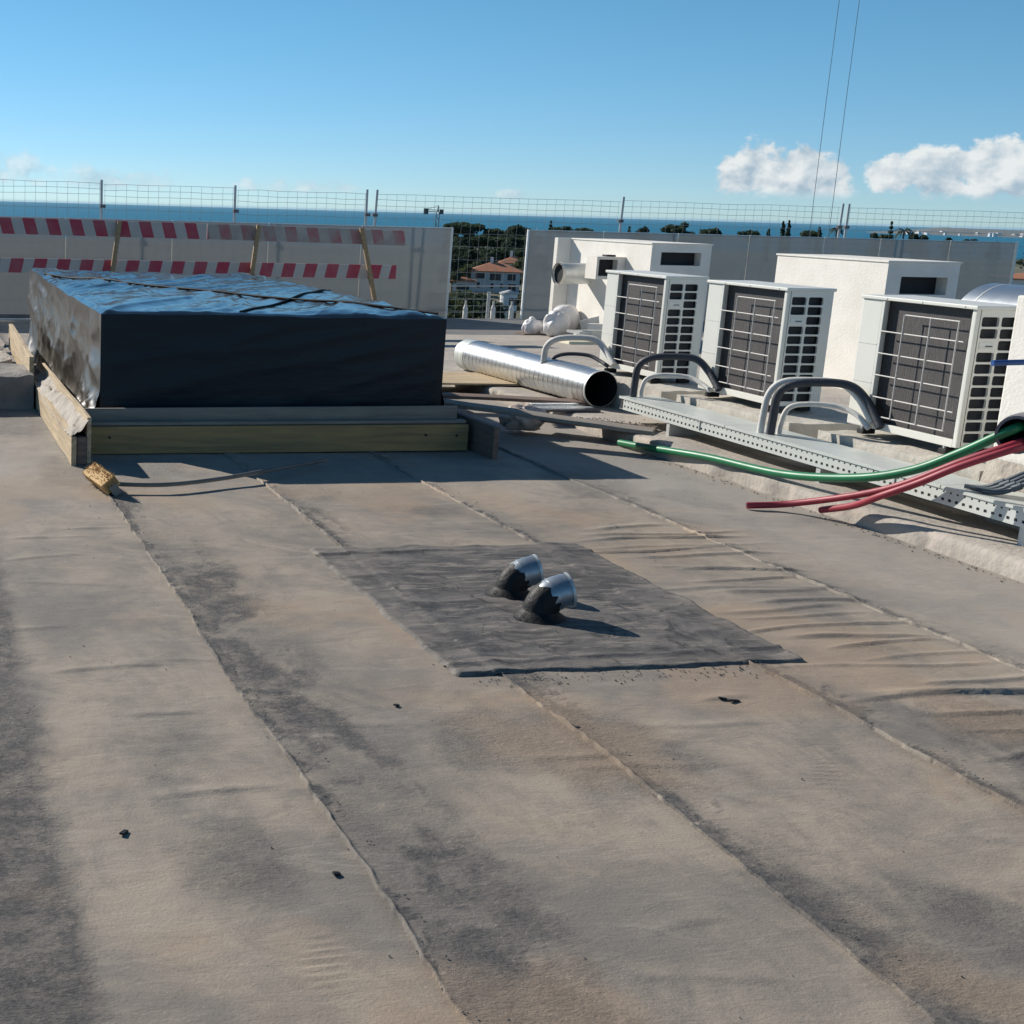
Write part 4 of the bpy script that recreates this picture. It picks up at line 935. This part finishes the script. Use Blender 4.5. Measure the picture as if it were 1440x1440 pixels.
for a_, c_, lb in GL:
    glass_panel(a_, c_, lb, (8.04,) if abs(c_-8.06) < .01 else (9.264,) if abs(a_-9.25) < .01 else (17.84,) if c_ > 17.8 else ())
for i, x in enumerate((8.35, 8.80, 9.10)):
    t = thing('glass_clamp', (x, 19.52, .07), 'small white bottle-shaped clamp left standing in the glass opening', 'clamp', 'white clamps in the opening')
    MB().tube([(x, 19.52, .07), (x, 19.52, .24), (x, 19.52, .29)], [.038, .036, .016], 14).build('clamp_body', M['white_paint'], t)
    MB().tube([(x, 19.52, .29), (x, 19.52, .35)], .014, 10).build('clamp_neck', M['white_paint'], t)

# ================================================================ striped barrier
t = thing('striped_barrier', (3.5, 17.0, 0), 'red and white striped barrier boards on leaning timber struts', 'barrier')
o = add_board('barrier_board', (-2.6, 17.0, 1.365), (3.72, 17.0, 1.335), .195, .025, M['stripe_top'], t); o['label'] = 'clean red and white upper board'
o = add_board('barrier_board', (3.735, 17.01, 1.335), (6.37, 17.01, 1.31), .19, .025, M['stripe_worn'], t); o['label'] = 'faded dirty upper board'
o = add_board('barrier_board', (-2.6, 17.0, .865), (6.27, 17.0, .875), .175, .025, M['stripe_low'], t); o['label'] = 'lower board with stripes slanting the other way'
for xa, xb in ((2.61, 2.40), (4.39, 4.20), (5.75, 6.06)):
    add_board('strut', (xa, 16.95, 1.43), (xb, 16.80, .02), .055, .045, M['wood_strut'], t, upv=(1, 0, 0))
add_board('strut', (.4, 16.95, 1.43), (.3, 16.80, .02), .055, .045, M['wood_strut'], t, upv=(1, 0, 0))

# ================================================================ mesh fence outside
FY = 20.25
def fence_panel(xa, xb, ztop, label, lean=0.0, pa=True, pb=True):
    t = thing('mesh_fence', ((xa+xb)/2, FY, -.6), label, 'mesh fence', 'wire mesh fence panels')
    zlo = -.6
    for x, on in ((xa, pa), (xb, pb)):
        if on:
            p = MB().tube([(x-lean*.6, FY, zlo), (x+lean*.6, FY, ztop)], .019, 10).build('post', M['post'], t)
            MB().box((x-.03, FY-.03, ztop-.40), (x+.05, FY+.03, ztop-.355)).build('clamp', M['crane'], p)
    b = MB(); n = max(3, int((xb-xa-.08)/.152)); zt = ztop-.06
    rr = random.Random(int(xa*100))
    for i in range(n+1):
        x = xa+.04+(xb-xa-.08)*i/n; d = rr.uniform(-.012, .012)
        b.tube([(x, FY, zlo), (x+d, FY, (zlo+zt)/2), (x-d*.5, FY, zt)], .0021, 4, caps=False)
    z = zt; zs = []
    for dz in (0, .085, .17, .36, .56, .76, .96, 1.16, 1.36, 1.56, 1.76, 1.96, 2.16, 2.36): zs.append(zt-dz)
    for z in zs:
        if z < zlo: continue
        pts = [(xa+.02+(xb-xa-.04)*k/6, FY-.006, z+rr.uniform(-.012, .006)) for k in range(7)]
        b.tube(pts, .0025, 4, caps=False)
    o = b.build('wire_mesh', M['wire'], t); o['kind'] = 'stuff'
    return t
fp = [(-2.9, -.05, 2.0, 'wire mesh fence panel behind the left end of the striped barrier'), (-.05, 2.85, 2.0, 'wire mesh fence panel above the first barrier strut'),
      (2.85, 4.87, 1.98, 'wire mesh fence panel above the clean striped board'), (4.87, 6.94, 1.96, 'wire mesh fence panel above the faded striped board'),
      (7.06, 11.16, 1.96, 'wide wire mesh fence panel crossing the glass opening'), (11.16, 15.08, 1.97, 'wide wire mesh fence panel above the ventilation blocks'), (15.21, 18.9, 1.97, 'wire mesh fence panel at the end past the paired posts')]
for i, (a, c, z, lb) in enumerate(fp):
    fence_panel(a, c, z, lb, lean=(-.02 if i < 4 else .05 if i < 6 else .02), pb=(i in (0, 3, 5, 6)), pa=(i != 1))
t = thing('low_railing', (8.9, 20.0, -.4), 'low grey rail with a short post in the glass opening', 'railing')
MB().tube([(8.93, 20.0, -.4), (8.93, 20.0, .46)], .028, 10).build('rail_post', M['post'], t)
MB().tube([(7.4, 20.0, .53), (9.6, 20.0, .56)], .010, 8).build('top_rail', M['post'], t)
for z in (.43, .33, .23, .13, .03): MB().tube([(7.4, 20.0, z), (9.6, 20.0, z+.02)], .004, 5).build('rail_wire', M['wire'], t)

# two hanging cables
for az, lb in ((35.70, 'thin dark vertical cable crossing the cloud'), (36.36, 'thin dark vertical cable just right of the cloud cable')):
    a = math.radians(az); r = 27.0
    tag(MB().tube([(r*math.sin(a+.002), r*math.cos(a+.002), -14), (r*math.sin(a), r*math.cos(a), 4), (r*math.sin(a+.0008), r*math.cos(a+.0008), 26)], .0048, 6).build('hanging_cable', M['cable']), lb, 'cable')

# ================================================================ land, sea, far coast
def pol(az, d): a = math.radians(az); return d*math.sin(a), d*math.cos(a)
SEA = -70.0
def tz(x, y):
    r = np.hypot(x, y); az = np.degrees(np.arctan2(x, y))
    z = -15.5 + 3.0*(fbm(x*.008, y*.008, 101, 4)-.5) + 4.5*sst(r, 300, 470)*sst(az, 18, 26)
    return z - 75*sst(r, 650, 1500)
ths = np.radians(np.linspace(-75, 85, 140)); rs = np.concatenate([np.linspace(0, 60, 6), np.linspace(75, 700, 70), np.linspace(740, 1700, 22)])
Rg, Tg = np.meshgrid(rs, ths, indexing='ij'); Xg = Rg*np.sin(Tg); Yg = Rg*np.cos(Tg)
struct(MB().grid(np.stack([Xg, Yg, tz(Xg, Yg)], 2), flip=True).build('terrain', M['terrain'], origin=(0, 0, -16)))
n = 64; vs = [(0, 0, SEA)]+[(90000*math.cos(2*math.pi*k/n), 90000*math.sin(2*math.pi*k/n), SEA) for k in range(n)]
struct(MB().add(vs, [(0, k+1, (k+1) % n+1) for k in range(n)]).build('sea', M['sea'], origin=(0, 0, SEA)))
azs = np.linspace(37.2, 75, 260); ds = np.linspace(0, 1, 9); D, Az = np.meshgrid(ds, azs, indexing='ij')
hgt = (40+75*fbm(Az*.55, Az*0, 111, 5))*sst(Az, 37.2, 41)*np.sin(np.pi*np.clip(D*1.0, 0, 1))**.7*(.8+.4*fbm(Az*3, D*4, 113, 3))
Rr = 13000 + D*3500 - 1500*sst(Az, 40, 60)
struct(MB().grid(np.stack([Rr*np.sin(np.radians(Az)), Rr*np.cos(np.radians(Az)), SEA-3+hgt], 2), flip=True).build('coast_hills', M['coast'], origin=(9000, 9000, SEA)))
rg = random.Random(33); b = MB()
for i in range(90):
    az = rg.uniform(38.5, 52); d = rg.uniform(12900, 13400); x, y = pol(az, d); w = rg.uniform(6, 20)
    b.box((x-w, y-w, SEA), (x+w, y+w, SEA+rg.uniform(14, 34)))
o = b.build('coast_town', M['house_white']); o['kind'] = 'stuff'; tag(o, 'far pale coastal town strung along the low headland', 'town')
for az, d, lb in ((12.05, 7800, 'tiny white sailboat far out beyond the barrier struts'), (25.75, 6900, 'tiny white sailboat far out beyond the pine wood')):
    x, y = pol(az, d); t = thing('sailboat', (x, y, SEA), lb, 'sailboat')
    MB().prism([(x-6, y-2), (x+5, y-2), (x+8, y), (x+5, y+2), (x-6, y+2)], SEA, SEA+2).build('hull', M['sail'], t)
    MB().add([(x, y-.2, SEA+2.5), (x-6, y-.2, SEA+3), (x, y-.2, SEA+17), (x, y+.2, SEA+2.5), (x-6, y+.2, SEA+3), (x, y+.2, SEA+17)], [(0,1,2),(5,4,3),(0,3,4,1),(1,4,5,2),(2,5,3,0)]).build('sail_cloth', M['sail'], t)

# ---------------------------------------------------------------- trees
def leaves(c, rad, n, size, seed, flat=.55):
    r = np.random.default_rng(seed)
    d = r.normal(size=(n, 3)); d /= np.linalg.norm(d, axis=1)[:, None]
    k = r.random(n)**.45
    P = np.array(c) + d*k[:, None]*np.array(rad)
    a = r.normal(size=(n, 3)); a /= np.linalg.norm(a, axis=1)[:, None]; bb = np.cross(a, r.normal(size=(n, 3))); bb /= np.linalg.norm(bb, axis=1)[:, None]
    s = size*r.uniform(.6, 1.4, n)[:, None]
    return np.stack([P-a*s, P+bb*s*.8, P+a*s, P-bb*s*.8], 1)
def tree(name, az, d, top_el, width, kind, label, seed, leaf='leaf_dark', dens=1.0, group='trees beyond the roof'):
    x, y = pol(az, d); zt = HCAM + d*math.tan(math.radians(top_el)); zg = float(tz(np.array([x]), np.array([y]))[0])
    zg = min(zg, zt-4.0); h = zt-zg; t = thing(name, (x, y, zg), label, 'tree', group)
    rr = random.Random(seed); L = []; wd = width/2
    ls = .26*d/400+.12
    tr = MB()
    if kind == 'umbrella':
        tr.tube([(x, y, zg-.3), (x+.3, y, zg+h*.5), (x, y, zt-h*.14)], [.35, .28, .14], 7)
        for i in range(11):
            a = rr.uniform(0, 6.28); r_ = wd*math.sqrt(rr.random())*.72; lz = zt - h*.10 - (r_/wd)**2*h*.13 + rr.uniform(-.5, .25)
            px_, py_ = x+r_*math.cos(a), y+r_*math.sin(a); q = rr.uniform(.26, .42)*wd
            L.append(leaves((px_, py_, lz), (q, q, q*.55), int(130*dens), ls, seed*31+i)); tr.tube([(x, y, zt-h*.35), (px_, py_, lz)], [.12, .05], 5)
        L.append(leaves((x, y, zt-h*.13), (wd*.75, wd*.75, h*.10), int(350*dens), ls, seed*31+40))
    elif kind == 'cypress':
        tr.tube([(x, y, zg-.3), (x, y, zt-h*.2)], [.25, .08], 6)
        for i in range(14):
            f = i/13; w = wd*(1-f)**.6*(.8+.3*rr.random())+.15
            L.append(leaves((x+rr.uniform(-.15, .15), y, zg+h*(.12+.85*f)), (w, w, h*.075), int(80*dens), ls*.85, seed*31+i))
    elif kind == 'palm':
        tr.tube([(x, y, zg-.3), (x+.15, y, zg+h*.5), (x, y, zt-1.4)], [.25, .2, .2], 7)
        for i in range(22):
            a = i*2.399; e0 = rr.uniform(.1, 1.1); F = []
            for k in range(9):
                s = k/8; px_ = wd*s*math.cos(a); py_ = wd*s*math.sin(a); pz = zt-1.4 + wd*(math.sin(e0)*s*1.3 - 1.1*s*s)
                F.append((x+px_, y+py_, pz))
            F = np.array(F); L.append(np.stack([F[:-1], F[:-1]+[.1, .3, -.25], F[1:]+[.1, .3, -.25], F[1:]], 1)); L.append(np.stack([F[:-1], F[:-1]+[-.1, -.3, -.25], F[1:]+[-.1, -.3, -.25], F[1:]], 1))
    elif kind == 'conifer':
        tr.tube([(x, y, zg-.3), (x, y, zt-.4)], [.3, .05], 6)
        for i in range(9):
            f = i/8; w = wd*(1-f)+.12
            for k in range(5):
                a = k*1.2566+i; L.append(leaves((x+w*.55*math.cos(a), y+w*.55*math.sin(a), zg+h*(.2+.78*f)), (w*.55, w*.55, h*.028), int(34*dens), ls*.8, seed*31+i*5+k))
    else:
        tr.tube([(x, y, zg-.3), (x+.2, y, zg+h*.45), (x, y, zt-h*.3)], [.3, .22, .1], 7)
        for i in range(15):
            a = rr.uniform(0, 6.28); f = rr.random(); prof = math.sin(math.pi*min(1, .18+.82*f))**.6; r_ = wd*.66*prof*math.sqrt(rr.random())
            q = rr.uniform(.26, .44)*wd; lz = zg+h*(.34+.60*f)-q*.3
            px_, py_ = x+r_*math.cos(a), y+r_*math.sin(a); L.append(leaves((px_, py_, lz), (q, q, q*.75), int(110*dens), ls, seed*31+i)); tr.tube([(x, y, zg+h*.35), (px_, py_, lz)], [.12, .04], 5)
    Q = np.concatenate(L); nq = len(Q)
    me_b = MB(); me_b.v = Q.reshape(-1, 3).tolist(); me_b.f = [(4*i, 4*i+1, 4*i+2, 4*i+3) for i in range(nq)]; me_b.sm = [False]*nq
    me_b.build('crown', M[leaf], t); tr.build('trunk', M['bark'], t)
    return t
# wood seen through the glass opening
rt_ = random.Random(77); kinds = ['umbrella', 'round', 'round', 'umbrella']
for i in range(34):
    az = 22.3+3.3*((i*.618) % 1); row = i//12; d = [470, 420, 375][min(row, 2)]+rt_.uniform(-15, 15)
    el = [-.38, -.95, -1.45][min(row, 2)] + rt_.uniform(-.18, .14) - (.10*abs(az-23.2) if row == 0 else 0)
    k = rt_.choice(kinds)
    tree('pine_tree' if k == 'umbrella' else 'broadleaf_tree', az, d, el, rt_.uniform(7, 11), k, 'dark umbrella pine in the wood behind the red-roofed house' if k == 'umbrella' else 'dark leafy tree in the wood behind the red-roofed house', 200+i, 'leaf_pine' if k == 'umbrella' else 'leaf_dark', group='wood behind the houses')
tree('pine_tree', 22.62, 470, -.33, 10, 'umbrella', 'tallest umbrella pine at the bare edge of the glass', 301, 'leaf_pine', 1.3)
for i, (az, d, el, w, k, lb) in enumerate([
    (24.95, 450, -.40, 8, 'round', 'leafy tree by the white edge trim of the glass'), (26.25, 460, -.24, 4, 'conifer', 'small pointed conifer above the round duct stub'), (26.75, 455, -.40, 8.5, 'umbrella', 'low umbrella pine beside the pointed conifer'),
    (27.55, 450, -.42, 6, 'umbrella', 'flat pine crown above the duct hood'), (29.25, 455, -.36, 3, 'conifer', 'tiny pointed tree just past the leaning fence post'), (29.75, 450, -.30, 7, 'round', 'round tree just past the leaning fence post'),
    (30.9, 450, -.20, 9, 'umbrella', 'broad pine above the louvre of the duct stub block'), (31.35, 450, -.04, 8, 'round', 'tallest round tree above the duct stub block'), (31.9, 455, -.16, 8, 'round', 'round tree leaning on the tallest tree group'), (32.3, 452, -.30, 7, 'umbrella', 'flat pine at the end of the tallest tree group'),
    (33.65, 455, -.33, 7.5, 'umbrella', 'low umbrella pine standing alone over the glass'), (34.3, 470, -.33, 1.6, 'cypress', 'thin short cypress over the glass'), (34.78, 460, -.03, 2.2, 'cypress', 'tall narrow cypress of the twin pair'), (34.98, 462, -.02, 2.2, 'cypress', 'second narrow cypress of the twin pair'),
    (35.75, 455, -.26, 7, 'umbrella', 'dark pine at the foot of the hanging cables'), (36.05, 452, -.20, 2.2, 'cypress', 'short cypress beside the hanging cables'), (36.62, 470, -.05, 4, 'palm', 'palm tree left of the paired fence posts'), (37.9, 455, -.28, 5, 'round', 'small round tree past the paired fence posts'), (38.25, 458, -.32, 5, 'umbrella', 'low pine before the tall conifer'),
    (38.42, 470, .10, 4.2, 'conifer', 'tall pointed conifer past the paired fence posts'), (38.85, 465, -.01, 5, 'palm', 'tall palm tree beside the pointed conifer'), (39.2, 460, -.26, 6, 'round', 'bushy tree beneath the tall palm'), (39.5, 460, -.24, 5, 'round', 'bushy tree right of the tall palm'), (40.3, 455, -.30, 3.5, 'round', 'lone small tree above the glass near its end'),
    (41.0, 455, -.30, 4, 'palm', 'short palm above the glass near its end'), (41.8, 455, -.34, 5, 'round', 'low bush tree above the end glass panel'), (43.0, 420, -.14, 9, 'round', 'dense tree past the end of the glass'), (43.6, 300, -.9, 8, 'round', 'leafy tree below the dense tree past the glass')]):
    tree({'umbrella': 'pine_tree', 'round': 'broadleaf_tree', 'conifer': 'conifer_tree', 'cypress': 'cypress_tree', 'palm': 'palm_tree'}[k], az, d, el, w, k, lb, 400+i, 'leaf_pine' if k in ('umbrella', 'conifer') else 'leaf_dark', .8)
# hedge and shrubs in front of the houses
for i in range(22):
    az = 21.9+3.6*((i*.618+.2) % 1); d = rt_.uniform(120, 285); el = -2.95-1.1*(285-d)/165+rt_.uniform(-.2, .1)
    if 24.3 < az < 25.3 and d < 250: el -= .75
    tree('shrub', az, d, el, rt_.uniform(4, 7.5)*d/230, 'round', 'olive green shrub on the slope below the houses', 500+i, 'leaf_mid' if i % 3 else 'leaf_dark', .8, group='shrubs below the houses')
for i in range(6):
    tree('broadleaf_tree', [22.55, 22.9, 25.5, 25.25, 22.3, 25.9][i], 300+12*i, [-1.6, -2.0, -2.0, -1.7, -1.9, -1.6][i], 7, 'round', 'olive green tree close beside the red-roofed house', 560+i, 'leaf_mid' if i % 2 else 'leaf_dark', group='trees beside the house')

# ---------------------------------------------------------------- houses
def frame_at(az, d, yawdeg):
    x, y = pol(az, d); a = math.radians(az+yawdeg); ex = Vector((math.cos(a), -math.sin(a), 0)); ey = Vector((math.sin(a), math.cos(a), 0))
    return Vector((x, y, 0)), ex, ey
def lbox(b, O, ex, ey, a, c):
    vs = []
    for z in (a[2], c[2]):
        for u, v in ((a[0], a[1]), (c[0], a[1]), (c[0], c[1]), (a[0], c[1])): vs.append(O+ex*u+ey*v+Vector((0, 0, z)))
    b.add(vs, [(0,3,2,1),(4,5,6,7),(0,1,5,4),(1,2,6,5),(2,3,7,6),(3,0,4,7)]); return b
def hip_roof(b, O, ex, ey, w, dp, z0, z1, ov):
    P = lambda u, v, z: O+ex*u+ey*v+Vector((0, 0, z))
    w2, d2 = w/2+ov, dp/2+ov; k = max(0, w2-d2)
    vs = [P(-w2,-d2,z0),P(w2,-d2,z0),P(w2,d2,z0),P(-w2,d2,z0),P(-k,0,z1),P(k,0,z1),P(-w2,-d2,z0-.18),P(w2,-d2,z0-.18),P(w2,d2,z0-.18),P(-w2,d2,z0-.18)]
    return b.add(vs, [(0,1,5,4),(1,2,5),(2,3,4,5),(3,0,4),(6,9,8,7),(0,6,7,1),(1,7,8,2),(2,8,9,3),(3,9,6,0)])
def house(az, d, zb, ze, zr, w, dp, wins, label, wall='house_wall', yaw=0, chimney=None, door=None):
    O, ex, ey = frame_at(az, d, yaw); t = thing('house', (O.x, O.y, zb), label, 'house')
    lbox(MB(), O, ex, ey, (-w/2, -dp/2, zb-3), (w/2, dp/2, ze)).build('wall', M[wall], t)
    r = hip_roof(MB(), O, ex, ey, w, dp, ze+.19, zr, .6).build('roof', M['shingle_roof'], t)
    if chimney: lbox(MB(), O, ex, ey, (chimney-.35, -.4, ze), (chimney+.35, .4, zr+1.1)).build('chimney', M['house_white'], r)
    for (u0, u1, z0, z1) in wins:
        f = lbox(MB(), O, ex, ey, (u0-.12, -dp/2-.10, zb+z0-.12), (u1+.12, -dp/2-.002, zb+z1+.12)).build('window', M['house_white'], t)
        lbox(MB(), O, ex, ey, (u0, -dp/2-.14, zb+z0), (u1, -dp/2-.101, zb+z1)).build('pane', M['window'], f)
    return t
house(24.25, 315, -14.6, -10.9, -8.9, 10.6, 8, [(-4.4, -2.2, 2.2, 3.4), (-1.2, 1.2, 1.9, 3.4), (2.6, 4.4, 2.0, 3.4), (-3.9, -3.2, .2, 1.4), (-.9, -.2, .1, 1.3), (1.2, 1.9, .2, 1.3), (2.9, 4.6, -.6, 1.3)], 'two storey house with terracotta hip roof and dark windows', chimney=-1.0)
house(23.0, 300, -14.6, -12.6, -11.7, 4.4, 4, [(-1.5, 1.3, .3, 1.4)], 'small outbuilding with red tiled roof beside the two storey house')
house(24.95, 345, -12.6, -10.0, -8.2, 6.5, 6, [(-2, -.8, .8, 1.9), (1, 2, .8, 1.9)], 'pale house half hidden behind the terracotta hip roof', wall='house_white', chimney=-.8)
house(42.85, 260, -9.5, -6.3, -5.3, 8, 7, [(-2, -.8, .8, 2.2), (1, 2.2, .8, 2.2)], 'white house with tiled roof past the end of the glass', wall='house_white')
O, ex, ey = frame_at(24.85, 240, 0)
t = thing('round_house', (O.x, O.y, -16.4), 'round white tower house with dark windows below the red-roofed house', 'house')
MB().tube([(O.x, O.y, -18.5), (O.x, O.y, -11.6)], 1.45, 24).build('wall', M['house_white'], t)
MB().tube([(O.x, O.y, -11.6), (O.x, O.y, -11.4), (O.x, O.y, -10.9)], [1.65, 1.65, .1], 24).build('roof', M['house_wall'], t)
for z0, a in ((-13.4, .35), (-15.6, .35), (-13.4, 1.0), (-15.6, 1.0)):
    dr = -ey*math.cos(a)+ex*math.sin(a); c = O+dr*1.46; s = Vector((0, 0, 1)).cross(dr)
    MB().add([c-s*.4+Vector((0,0,z0)), c+s*.4+Vector((0,0,z0)), c+s*.4+Vector((0,0,z0+1.2)), c-s*.4+Vector((0,0,z0+1.2))], [(0,1,2,3)]).build('window', M['window'], t)

# ---------------------------------------------------------------- tower crane
x, y = pol(21.78, 420); zt = HCAM+420*math.tan(math.radians(.27))
t = thing('tower_crane', (x, y, -16), 'small dark tower crane with counterweight on the skyline', 'crane')
a = math.radians(21.78); ex = Vector((math.cos(a), -math.sin(a), 0)); ey = Vector((math.sin(a), math.cos(a), 0)); O = Vector((x, y, 0))
b = MB(); q = .45; zj = HCAM+420*math.tan(math.radians(.02))
for u in (-q, q):
    for v in (-q, q): b.tube([O+ex*u+ey*v+Vector((0,0,-16)), O+ex*u+ey*v+Vector((0,0,zj))], .12, 5)
z = -16; s = 1
while z < zj-1: b.tube([O+ex*q*s-ey*q+Vector((0,0,z)), O-ex*q*s-ey*q+Vector((0,0,z+1.1))], .07, 4); z += 1.1; s = -s
b.build('mast', M['crane'], t)
MB().tube([O+Vector((0,0,zj)), O+Vector((0,0,zt))], [.3, .1], 6).build('mast_head', M['crane'], t)
b = MB()
for dz in (0, .5): b.tube([O-ex*3.2+Vector((0,0,zj+dz)), O+ex*1.2+ey*26+Vector((0,0,zj+dz))], .12, 5)
b.build('jib', M['crane'], t)
lbox(MB(), O, ex, ey, (-4.2, -.8, zj-.8), (-2.8, .8, zj+.9)).build('counterweight', M['crane'], t)
lbox(MB(), O, ex, ey, (.5, -.8, zj-.7), (1.6, .8, zj+.7)).build('cab', M['crane'], t)
b = MB(); b.tube([O+Vector((0,0,zt)), O-ex*3.2+Vector((0,0,zj+.6))], .06, 4); b.tube([O+Vector((0,0,zt)), O+ex*.7+ey*15+Vector((0,0,zj+.6))], .06, 4); b.build('tie_rod', M['crane'], t)

# ---------------------------------------------------------------- air
USE_HAZE = True
if USE_HAZE:
    hz = bpy.data.materials.new('air_haze'); hz.use_nodes = True; nt = hz.node_tree; nt.nodes.clear()
    o_ = nt.nodes.new('ShaderNodeOutputMaterial'); pv = nt.nodes.new('ShaderNodeVolumePrincipled'); pv.inputs['Color'].default_value = (.50, .78, 1.0, 1); pv.inputs['Density'].default_value = .14/16000
    nt.links.new(pv.outputs[0], o_.inputs['Volume'])
    h = MB().box((-95000, -95000, SEA-24), (95000, 95000, 27)).build('haze', hz); h['kind'] = 'stuff'; tag(h, 'pale blue haze over the sea', 'haze')
